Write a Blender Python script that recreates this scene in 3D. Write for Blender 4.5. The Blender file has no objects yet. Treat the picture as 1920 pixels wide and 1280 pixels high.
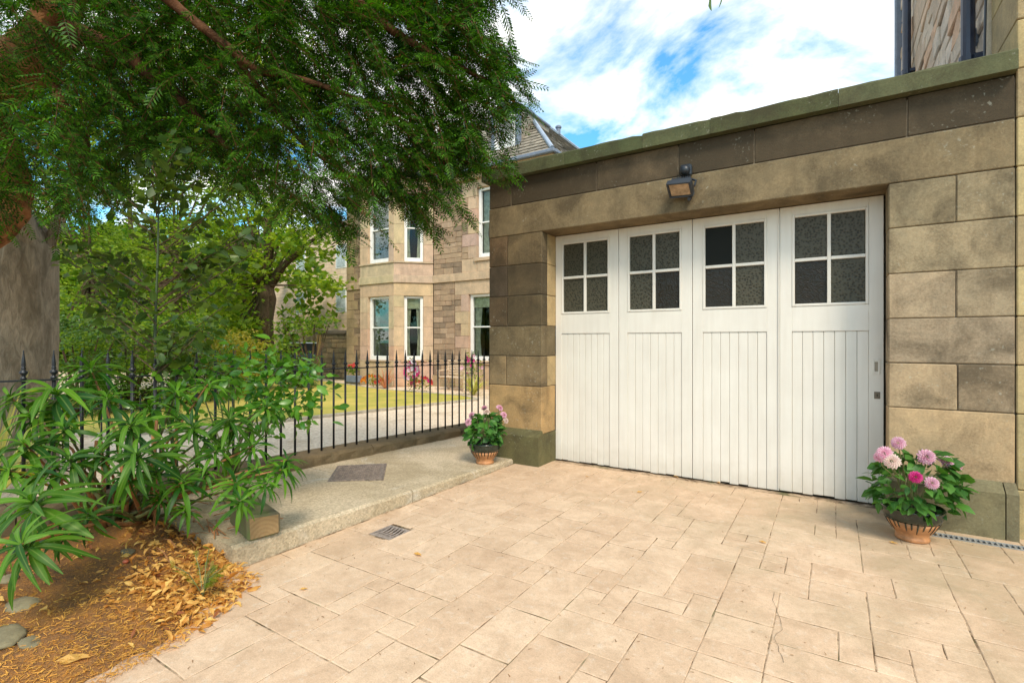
import bpy, math, random
import numpy as np
from mathutils import Vector, Matrix
random.seed(7); rng = np.random.default_rng(7)
C = bpy.context.scene.collection
S = bpy.context.scene
PI = math.pi

# ------------------------------------------------------------ camera, sky, sun, exposure
EYE = 1.25; FPX = 936.0; YAW = math.radians(32.7)
cam_d = bpy.data.cameras.new('camera'); cam = bpy.data.objects.new('camera', cam_d); C.objects.link(cam)
cam_d.sensor_width = 36; cam_d.lens = 36*FPX/1920; cam_d.clip_start = .05; cam_d.clip_end = 900
cam.location = (0, 0, EYE); cam.rotation_euler = (PI/2, 0, YAW); S.camera = cam
SUN_EL, SUN_AZ = math.radians(48), math.radians(132)      # azimuth clockwise from +Y
w = bpy.data.worlds.new('World'); S.world = w; w.use_nodes = True
nt = w.node_tree; nt.nodes.clear()
def N(t, typ, **k):
    n = t.nodes.new(typ)
    for a, b in k.items():
        if a in n.inputs.keys() if isinstance(a, str) else False: n.inputs[a].default_value = b
        else: setattr(n, a, b)
    return n
sky = nt.nodes.new('ShaderNodeTexSky'); sky.sky_type = 'NISHITA'; sky.sun_disc = False
sky.sun_elevation = SUN_EL; sky.sun_rotation = SUN_AZ; sky.dust_density = .6; sky.ozone_density = 2.0
tc = nt.nodes.new('ShaderNodeTexCoord'); sep = nt.nodes.new('ShaderNodeSeparateXYZ')
nt.links.new(tc.outputs['Generated'], sep.inputs[0])
add = nt.nodes.new('ShaderNodeMath'); add.operation = 'MAXIMUM'; add.inputs[1].default_value = 0.0
nt.links.new(sep.outputs['Z'], add.inputs[0])
a2 = nt.nodes.new('ShaderNodeMath'); a2.operation = 'ADD'; a2.inputs[1].default_value = .25; nt.links.new(add.outputs[0], a2.inputs[0])
dv = nt.nodes.new('ShaderNodeVectorMath'); dv.operation = 'DIVIDE'
cmb = nt.nodes.new('ShaderNodeCombineXYZ')
for k in range(3): nt.links.new(a2.outputs[0], cmb.inputs[k])
nt.links.new(tc.outputs['Generated'], dv.inputs[0]); nt.links.new(cmb.outputs[0], dv.inputs[1])
mp = nt.nodes.new('ShaderNodeMapping'); mp.inputs['Location'].default_value = (3.35, 1.2, 0); mp.inputs['Rotation'].default_value = (0, 0, .5)
mp.inputs['Scale'].default_value = (1, 1.35, 1); nt.links.new(dv.outputs[0], mp.inputs[0])
nz = nt.nodes.new('ShaderNodeTexNoise'); nz.inputs['Scale'].default_value = 1.7; nz.inputs['Detail'].default_value = 9; nz.inputs['Roughness'].default_value = .58; nz.inputs['Distortion'].default_value = .25
nt.links.new(mp.outputs[0], nz.inputs['Vector'])
cr = nt.nodes.new('ShaderNodeValToRGB'); cr.color_ramp.elements[0].position = .425; cr.color_ramp.elements[1].position = .57
nt.links.new(nz.outputs['Fac'], cr.inputs[0])
nz2 = nt.nodes.new('ShaderNodeTexNoise'); nz2.inputs['Scale'].default_value = 2.6; nz2.inputs['Detail'].default_value = 7; nt.links.new(mp.outputs[0], nz2.inputs['Vector'])
cc = nt.nodes.new('ShaderNodeValToRGB'); cc.color_ramp.elements[0].position = .3; cc.color_ramp.elements[1].position = .62
cc.color_ramp.elements[0].color = (5.6, 5.8, 5.9, 1); cc.color_ramp.elements[1].color = (8.9, 8.5, 7.9, 1)
nt.links.new(nz2.outputs['Fac'], cc.inputs[0])
skb = nt.nodes.new('ShaderNodeMix'); skb.data_type = 'RGBA'; skb.blend_type = 'MULTIPLY'; skb.inputs[0].default_value = 1; skb.inputs[7].default_value = (.6, 1.25, 1.35, 1)
nt.links.new(sky.outputs[0], skb.inputs[6])
mx = nt.nodes.new('ShaderNodeMix'); mx.data_type = 'RGBA'
nt.links.new(cr.outputs[0], mx.inputs[0]); nt.links.new(skb.outputs[2], mx.inputs[6]); nt.links.new(cc.outputs[0], mx.inputs[7])
bg = nt.nodes.new('ShaderNodeBackground'); bg.inputs[1].default_value = .1; nt.links.new(mx.outputs[2], bg.inputs[0])
wo = nt.nodes.new('ShaderNodeOutputWorld'); nt.links.new(bg.outputs[0], wo.inputs[0])
sd = bpy.data.lights.new('sun', 'SUN'); sd.energy = 1.5; sd.angle = math.radians(16); sd.color = (1, .87, .70)
sun = bpy.data.objects.new('sun', sd); C.objects.link(sun)
sdir = Vector((math.sin(SUN_AZ)*math.cos(SUN_EL), math.cos(SUN_AZ)*math.cos(SUN_EL), math.sin(SUN_EL)))
sun.rotation_euler = sdir.to_track_quat('Z', 'Y').to_euler()
S.view_settings.view_transform = 'Standard'; S.view_settings.look = 'None'; S.view_settings.gamma = 1
S.view_settings.use_curve_mapping = False; S.view_settings.exposure = 1.22

# ------------------------------------------------------------ helpers
Fv = Vector((-math.sin(YAW), math.cos(YAW), 0)); Rv = Vector((math.cos(YAW), math.sin(YAW), 0))
def at(px, py, t):                     # a measured direction and a distance -> a place in the yard
    p = (Fv + Rv*((px-960)/FPX))*t; return Vector((p.x, p.y, EYE + (640-py)/FPX*t))
def gnd(px, py, z=0): return at(px, py, (EYE-z)*FPX/(py-640))
def V(*a): return Vector(a)

class MB:
    def __init__(s): s.v = []; s.f = []; s.M = None
    def add(s, vs, fs):
        b = len(s.v)
        if s.M is not None: vs = [tuple(s.M @ Vector(p)) for p in vs]
        s.v += [tuple(p) for p in vs]; s.f += [tuple(i+b for i in f) for f in fs]; return s
    def box(s, x0, x1, y0, y1, z0, z1, c=0, j=0):
        if c <= 0:
            vs = [(x, y, z) for z in (z0, z1) for y in (y0, y1) for x in (x0, x1)]
            return s.add(vs, [(0,2,3,1),(4,5,7,6),(0,1,5,4),(2,6,7,3),(0,4,6,2),(1,3,7,5)])
        X = (x0, x1); Y = (y0, y1); Z = (z0, z1); vs = []; idx = {}
        for i in (0,1):
            for k in (0,1):
                for l in (0,1):
                    jx, jy, jz = (random.uniform(-j, j) for _ in range(3)) if j else (0,0,0)
                    sx, sy, sz = 1-2*i, 1-2*k, 1-2*l
                    p = (X[i]+jx, Y[k]+jy, Z[l]+jz)
                    idx[(i,k,l,'x')] = len(vs); vs.append((p[0], p[1]+sy*c, p[2]+sz*c))
                    idx[(i,k,l,'y')] = len(vs); vs.append((p[0]+sx*c, p[1], p[2]+sz*c))
                    idx[(i,k,l,'z')] = len(vs); vs.append((p[0]+sx*c, p[1]+sy*c, p[2]))
        fs = []
        def q(*a): fs.append(tuple(idx[t] for t in a))
        for i in (0,1): q(*( [(i,0,0,'x'),(i,0,1,'x'),(i,1,1,'x'),(i,1,0,'x')][::(1 if i==0 else -1)] ))
        for k in (0,1): q(*( [(0,k,0,'y'),(1,k,0,'y'),(1,k,1,'y'),(0,k,1,'y')][::(1 if k==0 else -1)] ))
        for l in (0,1): q(*( [(0,0,l,'z'),(0,1,l,'z'),(1,1,l,'z'),(1,0,l,'z')][::(1 if l==0 else -1)] ))
        for i in (0,1):
            for k in (0,1): q(*([(i,k,0,'x'),(i,k,0,'y'),(i,k,1,'y'),(i,k,1,'x')][::(1 if i==k else -1)]))
            for l in (0,1): q(*([(i,0,l,'x'),(i,1,l,'x'),(i,1,l,'z'),(i,0,l,'z')][::(1 if i!=l else -1)]))
        for k in (0,1):
            for l in (0,1): q(*([(0,k,l,'y'),(1,k,l,'y'),(1,k,l,'z'),(0,k,l,'z')][::(1 if k==l else -1)]))
        for i in (0,1):
            for k in (0,1):
                for l in (0,1): q((i,k,l,'x'),(i,k,l,'y'),(i,k,l,'z'))
        return s.add(vs, fs)
    def tube(s, pts, r, n=8, cap=True):
        pts = [Vector(p) for p in pts]; rs = r if isinstance(r, (list, tuple)) else [r]*len(pts)
        vs = []; fs = []; up = Vector((.13, .31, .94))
        for i, p in enumerate(pts):
            d = (pts[min(i+1, len(pts)-1)] - pts[max(i-1, 0)])
            if d.length < 1e-9: d = Vector((0,0,1))
            d.normalize(); a = d.cross(up)
            if a.length < .05: a = d.cross(Vector((1,0,0)))
            a.normalize(); b = d.cross(a)
            for k in range(n):
                t = 2*PI*k/n; vs.append(p + (a*math.cos(t)+b*math.sin(t))*rs[i])
        for i in range(len(pts)-1):
            for k in range(n):
                fs.append((i*n+k, i*n+(k+1)%n, (i+1)*n+(k+1)%n, (i+1)*n+k))
        if cap: fs.append(tuple(range(n))[::-1]); fs.append(tuple((len(pts)-1)*n+k for k in range(n)))
        return s.add(vs, fs)
    def lathe(s, prof, n=12, o=(0,0,0)):
        vs = [(o[0]+r*math.cos(2*PI*k/n), o[1]+r*math.sin(2*PI*k/n), o[2]+z) for r, z in prof for k in range(n)]
        fs = [(i*n+k, i*n+(k+1)%n, (i+1)*n+(k+1)%n, (i+1)*n+k) for i in range(len(prof)-1) for k in range(n)]
        fs.append(tuple(range(n))[::-1]); fs.append(tuple((len(prof)-1)*n+k for k in range(n)))
        return s.add(vs, fs)
    def prism(s, poly, y0, y1):           # poly in x,z ; extruded in y
        n = len(poly); vs = [(x, y0, z) for x, z in poly] + [(x, y1, z) for x, z in poly]
        return s.add(vs, [tuple(range(n)), tuple(range(n, 2*n))[::-1]] + [(i, i+n, (i+1)%n+n, (i+1)%n) for i in range(n)])
    def build(s, name, mat, parent=None, smooth=False, kind=None, col=None, loc=None):
        me = bpy.data.meshes.new(name); me.from_pydata(s.v, [], s.f); me.validate(); me.materials.append(mat)
        if smooth: me.polygons.foreach_set('use_smooth', [True]*len(me.polygons))
        return link(name, me, parent, kind, col, loc)
def link(name, me, parent=None, kind=None, col=None, loc=None):
    o = bpy.data.objects.new(name, me); C.objects.link(o)
    if parent is not None: o.parent = parent
    if kind: o['kind'] = kind
    if col: o.color = col
    if loc is not None: o.location = loc
    return o
def tag(o, label, cat, group=None):
    o['label'] = label; o['category'] = cat
    if group: o['group'] = group
    return o
def thing(name, label, cat, loc=(0,0,0), rz=0, group=None):
    o = bpy.data.objects.new(name, None); C.objects.link(o); o.location = loc; o.rotation_euler = (0,0,rz); o.empty_display_size = .1
    return tag(o, label, cat, group)
def inst_mesh(name, tv, tf, mats, offs, mat):      # many small pieces joined into one mesh
    tv = np.asarray(tv, float); n = len(mats); nv = len(tv)
    vs = (np.einsum('nij,vj->nvi', mats, tv) + offs[:, None, :]).reshape(-1, 3)
    k = len(tf[0]); fa = np.asarray(tf, np.int64); nf = len(fa)
    fs = (fa[None] + (np.arange(n)*nv)[:, None, None]).reshape(-1)
    me = bpy.data.meshes.new(name); me.vertices.add(len(vs)); me.vertices.foreach_set('co', vs.astype(np.float32).ravel())
    me.loops.add(len(fs)); me.loops.foreach_set('vertex_index', fs.astype(np.int32))
    me.polygons.add(n*nf); me.polygons.foreach_set('loop_start', (np.arange(n*nf)*k).astype(np.int32))
    me.update(calc_edges=True); me.materials.append(mat); return me
def frames(d, roll=None, scale=1.0):               # rotation matrices with local +Y along d
    d = d/np.linalg.norm(d, axis=1, keepdims=True); n = len(d)
    up = np.tile(np.array([0., 0., 1.]), (n, 1)); up[np.abs(d[:, 2]) > .97] = (1, 0, 0)
    x = np.cross(d, up); x /= np.linalg.norm(x, axis=1, keepdims=True); z = np.cross(x, d)
    if roll is not None:
        c, s_ = np.cos(roll)[:, None], np.sin(roll)[:, None]; x, z = x*c+z*s_, z*c-x*s_
    M = np.stack([x, d, z], axis=2); sc = np.broadcast_to(np.asarray(scale, float), (n,))
    return M*sc[:, None, None]

# ------------------------------------------------------------ materials
def newmat(name):
    m = bpy.data.materials.new(name); m.use_nodes = True; t = m.node_tree; t.nodes.clear()
    o = t.nodes.new('ShaderNodeOutputMaterial'); p = t.nodes.new('ShaderNodeBsdfPrincipled'); t.links.new(p.outputs[0], o.inputs[0])
    return m, t, p, o
def noise(t, scale, detail=5, rough=.6, dist=0, vec=None, coord='pos'):
    n = t.nodes.new('ShaderNodeTexNoise'); n.inputs['Scale'].default_value = scale; n.inputs['Detail'].default_value = detail
    n.inputs['Roughness'].default_value = rough; n.inputs['Distortion'].default_value = dist
    if vec is None:
        g = t.nodes.new('ShaderNodeNewGeometry'); vec = g.outputs['Position']
    t.links.new(vec, n.inputs['Vector']); return n.outputs['Fac']
def ramp(t, f, a, b, ca=(0,0,0,1), cb=(1,1,1,1)):
    r = t.nodes.new('ShaderNodeValToRGB'); e = r.color_ramp.elements; e[0].position = a; e[1].position = b; e[0].color = ca; e[1].color = cb
    t.links.new(f, r.inputs[0]); return r.outputs[0]
def mixc(t, f, a, b, mode='MIX'):
    m = t.nodes.new('ShaderNodeMix'); m.data_type = 'RGBA'; m.blend_type = mode
    for s_, v in ((0, f), (6, a), (7, b)):
        if isinstance(v, (int, float)): m.inputs[s_].default_value = v
        elif isinstance(v, tuple): m.inputs[s_].default_value = v if len(v) == 4 else v+(1,)
        else: t.links.new(v, m.inputs[s_])
    return m.outputs[2]
def math_(t, op, a, b=None):
    m = t.nodes.new('ShaderNodeMath'); m.operation = op
    for i, v in ((0, a), (1, b)):
        if v is None: continue
        if isinstance(v, (int, float)): m.inputs[i].default_value = v
        else: t.links.new(v, m.inputs[i])
    return m.outputs[0]
def bump(t, p, h, st=.4, d=.01):
    b = t.nodes.new('ShaderNodeBump'); b.inputs['Strength'].default_value = st; b.inputs['Distance'].default_value = d
    t.links.new(h, b.inputs['Height']); t.links.new(b.outputs[0], p.inputs['Normal'])
def simple(name, col, rough=.6, metal=0, spec=.5, var=.25, sc=8, bmp=0, bsc=60):
    m, t, p, o = newmat(name); p.inputs['Roughness'].default_value = rough; p.inputs['Metallic'].default_value = metal
    p.inputs['Specular IOR Level'].default_value = spec
    c2 = tuple(x*(1-var) for x in col); c3 = tuple(min(1, x*(1+var)) for x in col)
    f = ramp(t, noise(t, sc), .35, .65); t.links.new(mixc(t, f, c2, c3), p.inputs['Base Color'])
    if bmp: bump(t, p, noise(t, bsc), bmp, .005)
    return m
def stone_mat(name, dark=(.045,.035,.022), scale=1.0, pit=.5, lichen=.35, seed=0):
    m, t, p, o = newmat(name); oi = t.nodes.new('ShaderNodeObjectInfo'); p.inputs['Roughness'].default_value = .9; p.inputs['Specular IOR Level'].default_value = .2
    g = t.nodes.new('ShaderNodeNewGeometry'); ofs = t.nodes.new('ShaderNodeVectorMath'); ofs.operation = 'MULTIPLY_ADD'
    cx = t.nodes.new('ShaderNodeCombineXYZ')
    for k in range(3): t.links.new(oi.outputs['Random'], cx.inputs[k])
    t.links.new(cx.outputs[0], ofs.inputs[0]); ofs.inputs[1].default_value = (3, 5, 7); t.links.new(g.outputs['Position'], ofs.inputs[2]); vec = ofs.outputs[0]
    big = noise(t, 3.2*scale, 6, .62, .6, vec); med = noise(t, 7*scale, 6, .65, 0, vec); fine = noise(t, 70*scale, 4, .7, 0, vec)
    base = mixc(t, ramp(t, med, .3, .7), .0, 1.0) if False else None
    c = oi.outputs['Color']
    c = mixc(t, ramp(t, med, .32, .7), mixc(t, 1.0, c, (.78,.80,.82), 'MULTIPLY'), mixc(t, 1.0, c, (1.14,1.12,1.10), 'MULTIPLY'))
    c = mixc(t, math_(t, 'MULTIPLY', ramp(t, fine, .3, .7), .55), c, mixc(t, 1.0, c, (.55,.52,.5), 'MULTIPLY'))
    mps = t.nodes.new('ShaderNodeMapping'); mps.inputs['Scale'].default_value = (9, 9, .8); t.links.new(g.outputs['Position'], mps.inputs[0])
    c = mixc(t, math_(t, 'MULTIPLY', ramp(t, noise(t, scale, 5, .6, 0, mps.outputs[0]), .52, .70), .35), c, mixc(t, 1.0, c, (.55,.52,.50), 'MULTIPLY'))
    # dirt: amount in object alpha
    th = math_(t, 'SUBTRACT', math_(t, 'ADD', math_(t, 'ADD', math_(t, 'MULTIPLY', big, .85), .06), math_(t, 'ADD', math_(t, 'MULTIPLY', med, .30), math_(t, 'MULTIPLY', fine, .12))), math_(t, 'SUBTRACT', .98, math_(t, 'MULTIPLY', oi.outputs['Alpha'], .62)))
    dm = math_(t, 'MULTIPLY', th, 4.5); cl = t.nodes.new('ShaderNodeClamp'); t.links.new(dm, cl.inputs[0])
    c = mixc(t, math_(t, 'MULTIPLY', cl.outputs[0], .66), c, dark)
    li = ramp(t, noise(t, 42*scale, 3, .5, 0, vec), .62, .70); lm = ramp(t, noise(t, 3*scale, 3, .5, 0, vec), .5, .62)
    c = mixc(t, math_(t, 'MULTIPLY', math_(t, 'MULTIPLY', li, lm), lichen), c, (.42,.42,.34))
    t.links.new(c, p.inputs['Base Color'])
    h = math_(t, 'ADD', math_(t, 'MULTIPLY', fine, .5), math_(t, 'ADD', med, math_(t, 'MULTIPLY', ramp(t, noise(t, 34*scale, 3, .6, 0, vec), .31, .36), .6)))
    bump(t, p, h, pit*.75, .007/scale); return m
def leaf_mat(name, ca, cb, rough=.45, trans=.35, tcol=None, per='island', spec=.4, cc_=None):
    m, t, p, o = newmat(name); p.inputs['Roughness'].default_value = rough; p.inputs['Specular IOR Level'].default_value = spec
    if per == 'island': g = t.nodes.new('ShaderNodeNewGeometry'); r = g.outputs['Random Per Island']
    else: g = t.nodes.new('ShaderNodeObjectInfo'); r = g.outputs['Random']
    c = mixc(t, r, ca, cb)
    if cc_: c = mixc(t, ramp(t, math_(t, 'FRACT', math_(t, 'MULTIPLY', r, 7.31)), .9, .93), c, cc_)
    if per != 'island':
        tcn = t.nodes.new('ShaderNodeTexCoord'); sx = t.nodes.new('ShaderNodeSeparateXYZ'); t.links.new(tcn.outputs['Object'], sx.inputs[0])
        rib = ramp(t, math_(t, 'ABSOLUTE', sx.outputs['X']), .004, .014); c = mixc(t, math_(t, 'SUBTRACT', 1.0, rib), c, mixc(t, .26, c, (.35,.45,.12)))
    c = mixc(t, math_(t, 'MULTIPLY', ramp(t, noise(t, 2.2, 3), .35, .65), .5), c, mixc(t, 1.0, c, (.6,.62,.6), 'MULTIPLY'))
    t.links.new(c, p.inputs['Base Color'])
    tr = t.nodes.new('ShaderNodeBsdfTranslucent'); t.links.new(mixc(t, 1.0, c, tcol or (1.8,1.7,.7), 'MULTIPLY'), tr.inputs[0])
    ms = t.nodes.new('ShaderNodeMixShader'); ms.inputs[0].default_value = trans
    t.links.new(p.outputs[0], ms.inputs[1]); t.links.new(tr.outputs[0], ms.inputs[2]); t.links.new(ms.outputs[0], o.inputs[0]); return m
def glass_mat(name, kind):
    m, t, p, o = newmat(name); p.inputs['Base Color'].default_value = (.012,.013,.010,1); p.inputs['Roughness'].default_value = .12; p.inputs['Specular IOR Level'].default_value = .5
    if kind == 'pebble':
        v = t.nodes.new('ShaderNodeTexVoronoi'); v.inputs['Scale'].default_value = 50; g = t.nodes.new('ShaderNodeNewGeometry'); t.links.new(g.outputs['Position'], v.inputs['Vector'])
        h = ramp(t, v.outputs['Distance'], .1, .6); bump(t, p, h, .55, .004); p.inputs['Roughness'].default_value = .3; p.inputs['Specular IOR Level'].default_value = .22
        t.links.new(mixc(t, h, (.022,.021,.015), (.075,.068,.045)), p.inputs['Base Color'])
    elif kind == 'wave':
        bump(t, p, noise(t, 24, 2, .4, 2.5), .6, .012); p.inputs['Roughness'].default_value = .28; p.inputs['Specular IOR Level'].default_value = .3; p.inputs['Base Color'].default_value = (.02,.016,.010,1)
    else: p.inputs['Specular IOR Level'].default_value = .10; p.inputs['Roughness'].default_value = .45
    return m

M = {}
M['stone'] = stone_mat('ashlar_sandstone')
M['mortar'] = simple('lime_mortar', (.17,.13,.085), .95, var=.3, sc=30)
M['house_stone'] = stone_mat('house_sandstone', dark=(.10,.075,.05), scale=.8, pit=.7, lichen=.1)
M['house_ashlar'] = stone_mat('house_dressed_stone', dark=(.16,.12,.07), scale=.5, pit=.25, lichen=.05)
M['house_mortar'] = simple('house_mortar', (.20,.15,.10), .95)
M['white'] = None
def paint_mat():
    m, t, p, o = newmat('cream_white_gloss_paint'); p.inputs['Roughness'].default_value = .42
    g = t.nodes.new('ShaderNodeNewGeometry'); mpn = t.nodes.new('ShaderNodeMapping'); mpn.inputs['Scale'].default_value = (22, 22, 1.6); t.links.new(g.outputs['Position'], mpn.inputs[0])
    st = noise(t, 1, 5, .6, 0, mpn.outputs[0]); big = noise(t, 2.2, 5, .6)
    c = mixc(t, ramp(t, big, .3, .7), (.70,.655,.58), (.77,.73,.65))
    c = mixc(t, math_(t, 'MULTIPLY', ramp(t, st, .42, .75), .16), c, (.45,.38,.28))
    sp = t.nodes.new('ShaderNodeSeparateXYZ'); t.links.new(g.outputs['Position'], sp.inputs[0])
    low = ramp(t, math_(t, 'ADD', sp.outputs['Z'], math_(t, 'MULTIPLY', noise(t, 9, 4), .3)), .14, .36)
    c = mixc(t, math_(t, 'MULTIPLY', math_(t, 'SUBTRACT', 1.0, low), .35), c, (.42,.36,.27))
    t.links.new(c, p.inputs['Base Color']); bump(t, p, math_(t, 'ADD', st, math_(t, 'MULTIPLY', noise(t, 90, 3), .3)), .3, .004); return m
M['paint'] = paint_mat()
M['white'] = simple('white_window_paint', (.82,.80,.76), .4, var=.04)
M['dark'] = simple('dark_interior', (.012,.010,.008), .9)
M['iron'] = simple('black_painted_iron', (.012,.013,.016), .42, var=.3, sc=40, bmp=.25, bsc=120)
M['grate'] = simple('rusty_cast_iron', (.20,.155,.125), .6, metal=.1, var=.45, sc=40, bmp=.4, bsc=150)
M['worn_iron'] = simple('worn_grate_iron', (.34,.28,.24), .5, metal=.2, var=.3, sc=40, bmp=.3, bsc=150)
M['galv'] = simple('galvanised_steel', (.42,.42,.40), .45, metal=.4, var=.12)
M['steel'] = simple('bronzed_steel', (.16,.13,.10), .4, metal=.7, var=.15)
M['black'] = simple('black_plastic', (.02,.025,.032), .42, var=.1)
M['lens'] = simple('lamp_reflector', (.34,.25,.16), .25, metal=.3, var=.3, sc=25)
M['pane_pebble'] = glass_mat('pebbled_obscure_glass', 'pebble'); M['pane_wave'] = glass_mat('wavy_dark_glass', 'wave'); M['pane_plain'] = glass_mat('plain_dark_glass', 'plain')
def pave_mat():
    m, t, p, o = newmat('stamped_sandy_paving'); oi = t.nodes.new('ShaderNodeObjectInfo'); p.inputs['Roughness'].default_value = .75; p.inputs['Specular IOR Level'].default_value = .25
    g = t.nodes.new('ShaderNodeNewGeometry'); c = mixc(t, oi.outputs['Random'], (.70,.50,.335), (.78,.58,.40))
    c = mixc(t, ramp(t, noise(t, 5, 7, .65, .8), .35, .68), mixc(t, 1.0, c, (.76,.73,.70), 'MULTIPLY'), c)
    c = mixc(t, math_(t, 'MULTIPLY', ramp(t, noise(t, 38, 5, .7), .5, .72), .4), c, (.36,.26,.17))
    c = mixc(t, math_(t, 'MULTIPLY', ramp(t, noise(t, 22, 6, .7, .5), .55, .68), .35), c, (.74,.66,.54))
    c = mixc(t, .5, c, mixc(t, ramp(t, noise(t, 160, 3, .8), .35, .65), mixc(t, 1.0, c, (.70,.66,.62), 'MULTIPLY'), mixc(t, 1.0, c, (1.12,1.12,1.12), 'MULTIPLY')))
    # damp soiling stronger towards the garage threshold and the drain
    sp = t.nodes.new('ShaderNodeSeparateXYZ'); t.links.new(g.outputs['Position'], sp.inputs[0])
    k = math_(t, 'ADD', math_(t, 'MULTIPLY', sp.outputs['X'], .16), math_(t, 'MULTIPLY', sp.outputs['Y'], .13))
    k = math_(t, 'ADD', k, math_(t, 'MULTIPLY', math_(t, 'SUBTRACT', noise(t, 1.7, 6, .65, .6), .5), 1.5))
    c = mixc(t, math_(t, 'MULTIPLY', ramp(t, k, .28, .75), .62), c, (.34,.27,.16))
    t.links.new(c, p.inputs['Base Color'])
    bump(t, p, math_(t, 'ADD', noise(t, 12, 6, .6, 1.0), math_(t, 'MULTIPLY', noise(t, 90, 3), .35)), .38, .008); return m
M['pave'] = pave_mat()
def joint_mat():
    m, t, p, o = newmat('paving_joint_grit'); p.inputs['Roughness'].default_value = .95
    c = mixc(t, ramp(t, noise(t, 7, 6, .75, .6), .40, .60), (.11,.065,.03), (.55,.40,.26)); c = mixc(t, math_(t, 'MULTIPLY', ramp(t, noise(t, 4, 4), .56, .66), .7), c, (.09,.10,.03))
    t.links.new(c, p.inputs['Base Color']); return m
M['joint'] = joint_mat()
def concrete_mat():
    m, t, p, o = newmat('weathered_concrete'); p.inputs['Roughness'].default_value = .9; p.inputs['Specular IOR Level'].default_value = .2
    c = mixc(t, ramp(t, noise(t, 1.6, 6, .6, .5), .38, .62), (.38,.30,.19), (.52,.42,.29))
    c = mixc(t, math_(t, 'MULTIPLY', ramp(t, noise(t, 2.3, 7, .7, 1.0), .58, .72), .6), c, (.62,.58,.50))
    v = t.nodes.new('ShaderNodeTexVoronoi'); v.inputs['Scale'].default_value = 95; g = t.nodes.new('ShaderNodeNewGeometry'); t.links.new(g.outputs['Position'], v.inputs['Vector'])
    c = mixc(t, .45, c, mixc(t, ramp(t, v.outputs['Color'], .1, .9), mixc(t, 1.0, c, (.45,.45,.42), 'MULTIPLY'), mixc(t, 1.0, c, (1.5,1.5,1.5), 'MULTIPLY')))
    t.links.new(c, p.inputs['Base Color']); bump(t, p, math_(t, 'ADD', v.outputs['Distance'], noise(t, 9, 5)), .5, .006); return m
M['concrete'] = concrete_mat()
M['kerbstone'] = stone_mat('rough_kerb_sandstone', dark=(.07,.055,.03), scale=1.2, pit=1.0, lichen=.1)
def soil_mat():
    m, t, p, o = newmat('needle_strewn_soil'); p.inputs['Roughness'].default_value = .95; p.inputs['Specular IOR Level'].default_value = .1
    c = mixc(t, ramp(t, noise(t, 3.0, 6, .6, .4), .38, .62), (.16,.09,.05), (.38,.18,.06))
    c = mixc(t, math_(t, 'MULTIPLY', ramp(t, noise(t, 60, 5, .8), .5, .62), .8), c, (.48,.21,.05))
    t.links.new(c, p.inputs['Base Color']); bump(t, p, math_(t, 'ADD', noise(t, 40, 6, .8), noise(t, 150, 3)), .9, .01); return m
M['soil'] = soil_mat()
def gravel_mat():
    m, t, p, o = newmat('pale_gravel'); p.inputs['Roughness'].default_value = .9
    v = t.nodes.new('ShaderNodeTexVoronoi'); v.inputs['Scale'].default_value = 26; g = t.nodes.new('ShaderNodeNewGeometry'); t.links.new(g.outputs['Position'], v.inputs['Vector'])
    c = mixc(t, v.outputs['Color'], (.62,.45,.29), (.90,.74,.55)); c = mixc(t, math_(t, 'MULTIPLY', ramp(t, noise(t, .9, 5, .6), .5, .7), .5), c, (.34,.22,.10))
    t.links.new(c, p.inputs['Base Color']); bump(t, p, v.outputs['Distance'], .9, .02); return m
M['gravel'] = gravel_mat()
def lawn_mat():
    m, t, p, o = newmat('dry_lawn'); p.inputs['Roughness'].default_value = .9
    c = mixc(t, ramp(t, noise(t, .8, 6, .65, .4), .35, .65), (.32,.32,.04), (.62,.46,.10)); t.links.new(c, p.inputs['Base Color']); bump(t, p, noise(t, 60, 4), .7, .02); return m
M['lawn'] = lawn_mat()
def bark_mat(name, a, b, c3, sx=1, st=.8, zsc=.35, sc=9):
    m, t, p, o = newmat(name); p.inputs['Roughness'].default_value = .9; p.inputs['Specular IOR Level'].default_value = .15
    g = t.nodes.new('ShaderNodeNewGeometry'); mpn = t.nodes.new('ShaderNodeMapping'); mpn.inputs['Scale'].default_value = (1, 1, zsc); t.links.new(g.outputs['Position'], mpn.inputs[0])
    n1 = noise(t, sc, 7, .65, .8, mpn.outputs[0]); n2 = noise(t, sc*.3, 5, .6, .3, mpn.outputs[0])
    c = mixc(t, ramp(t, n1, .35, .65), a, b); c = mixc(t, ramp(t, n2, .5, .68), c, c3)
    t.links.new(c, p.inputs['Base Color']); bump(t, p, math_(t, 'ADD', n1, math_(t, 'MULTIPLY', noise(t, sc*6, 4), .3)), st, .03); return m
M['bark_yew'] = bark_mat('red_brown_yew_bark', (.10,.035,.012), (.42,.19,.075), (.26,.09,.035), zsc=.8, sc=11, st=1.0)
M['bark_twig_shaded'] = bark_mat('shaded_yew_twig_bark', (.05,.02,.01), (.20,.095,.045), (.11,.045,.02), zsc=.8, sc=11, st=1.0)  # thin yew branches: the canopy's shade is put into this darker bark colour
M['bark_pale'] = bark_mat('smooth_grey_bark', (.20,.16,.11), (.38,.31,.22), (.17,.135,.09), zsc=.3, sc=19, st=1.0)
M['bark_dark'] = bark_mat('brown_bark', (.05,.033,.02), (.17,.11,.065), (.08,.07,.03))
M['yew'] = leaf_mat('yew_needles', (.006,.034,.003), (.085,.215,.010), .55, .28, (1.6,1.9,.6), spec=.2, cc_=(.11,.06,.02))
M['syc'] = leaf_mat('sycamore_leaves', (.11,.24,.016), (.36,.46,.04), .5, .5, (1.7,1.6,.7))
M['mid'] = leaf_mat('mixed_green_leaves', (.06,.165,.014), (.28,.38,.035), .5, .5, (1.8,1.7,.7))
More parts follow.
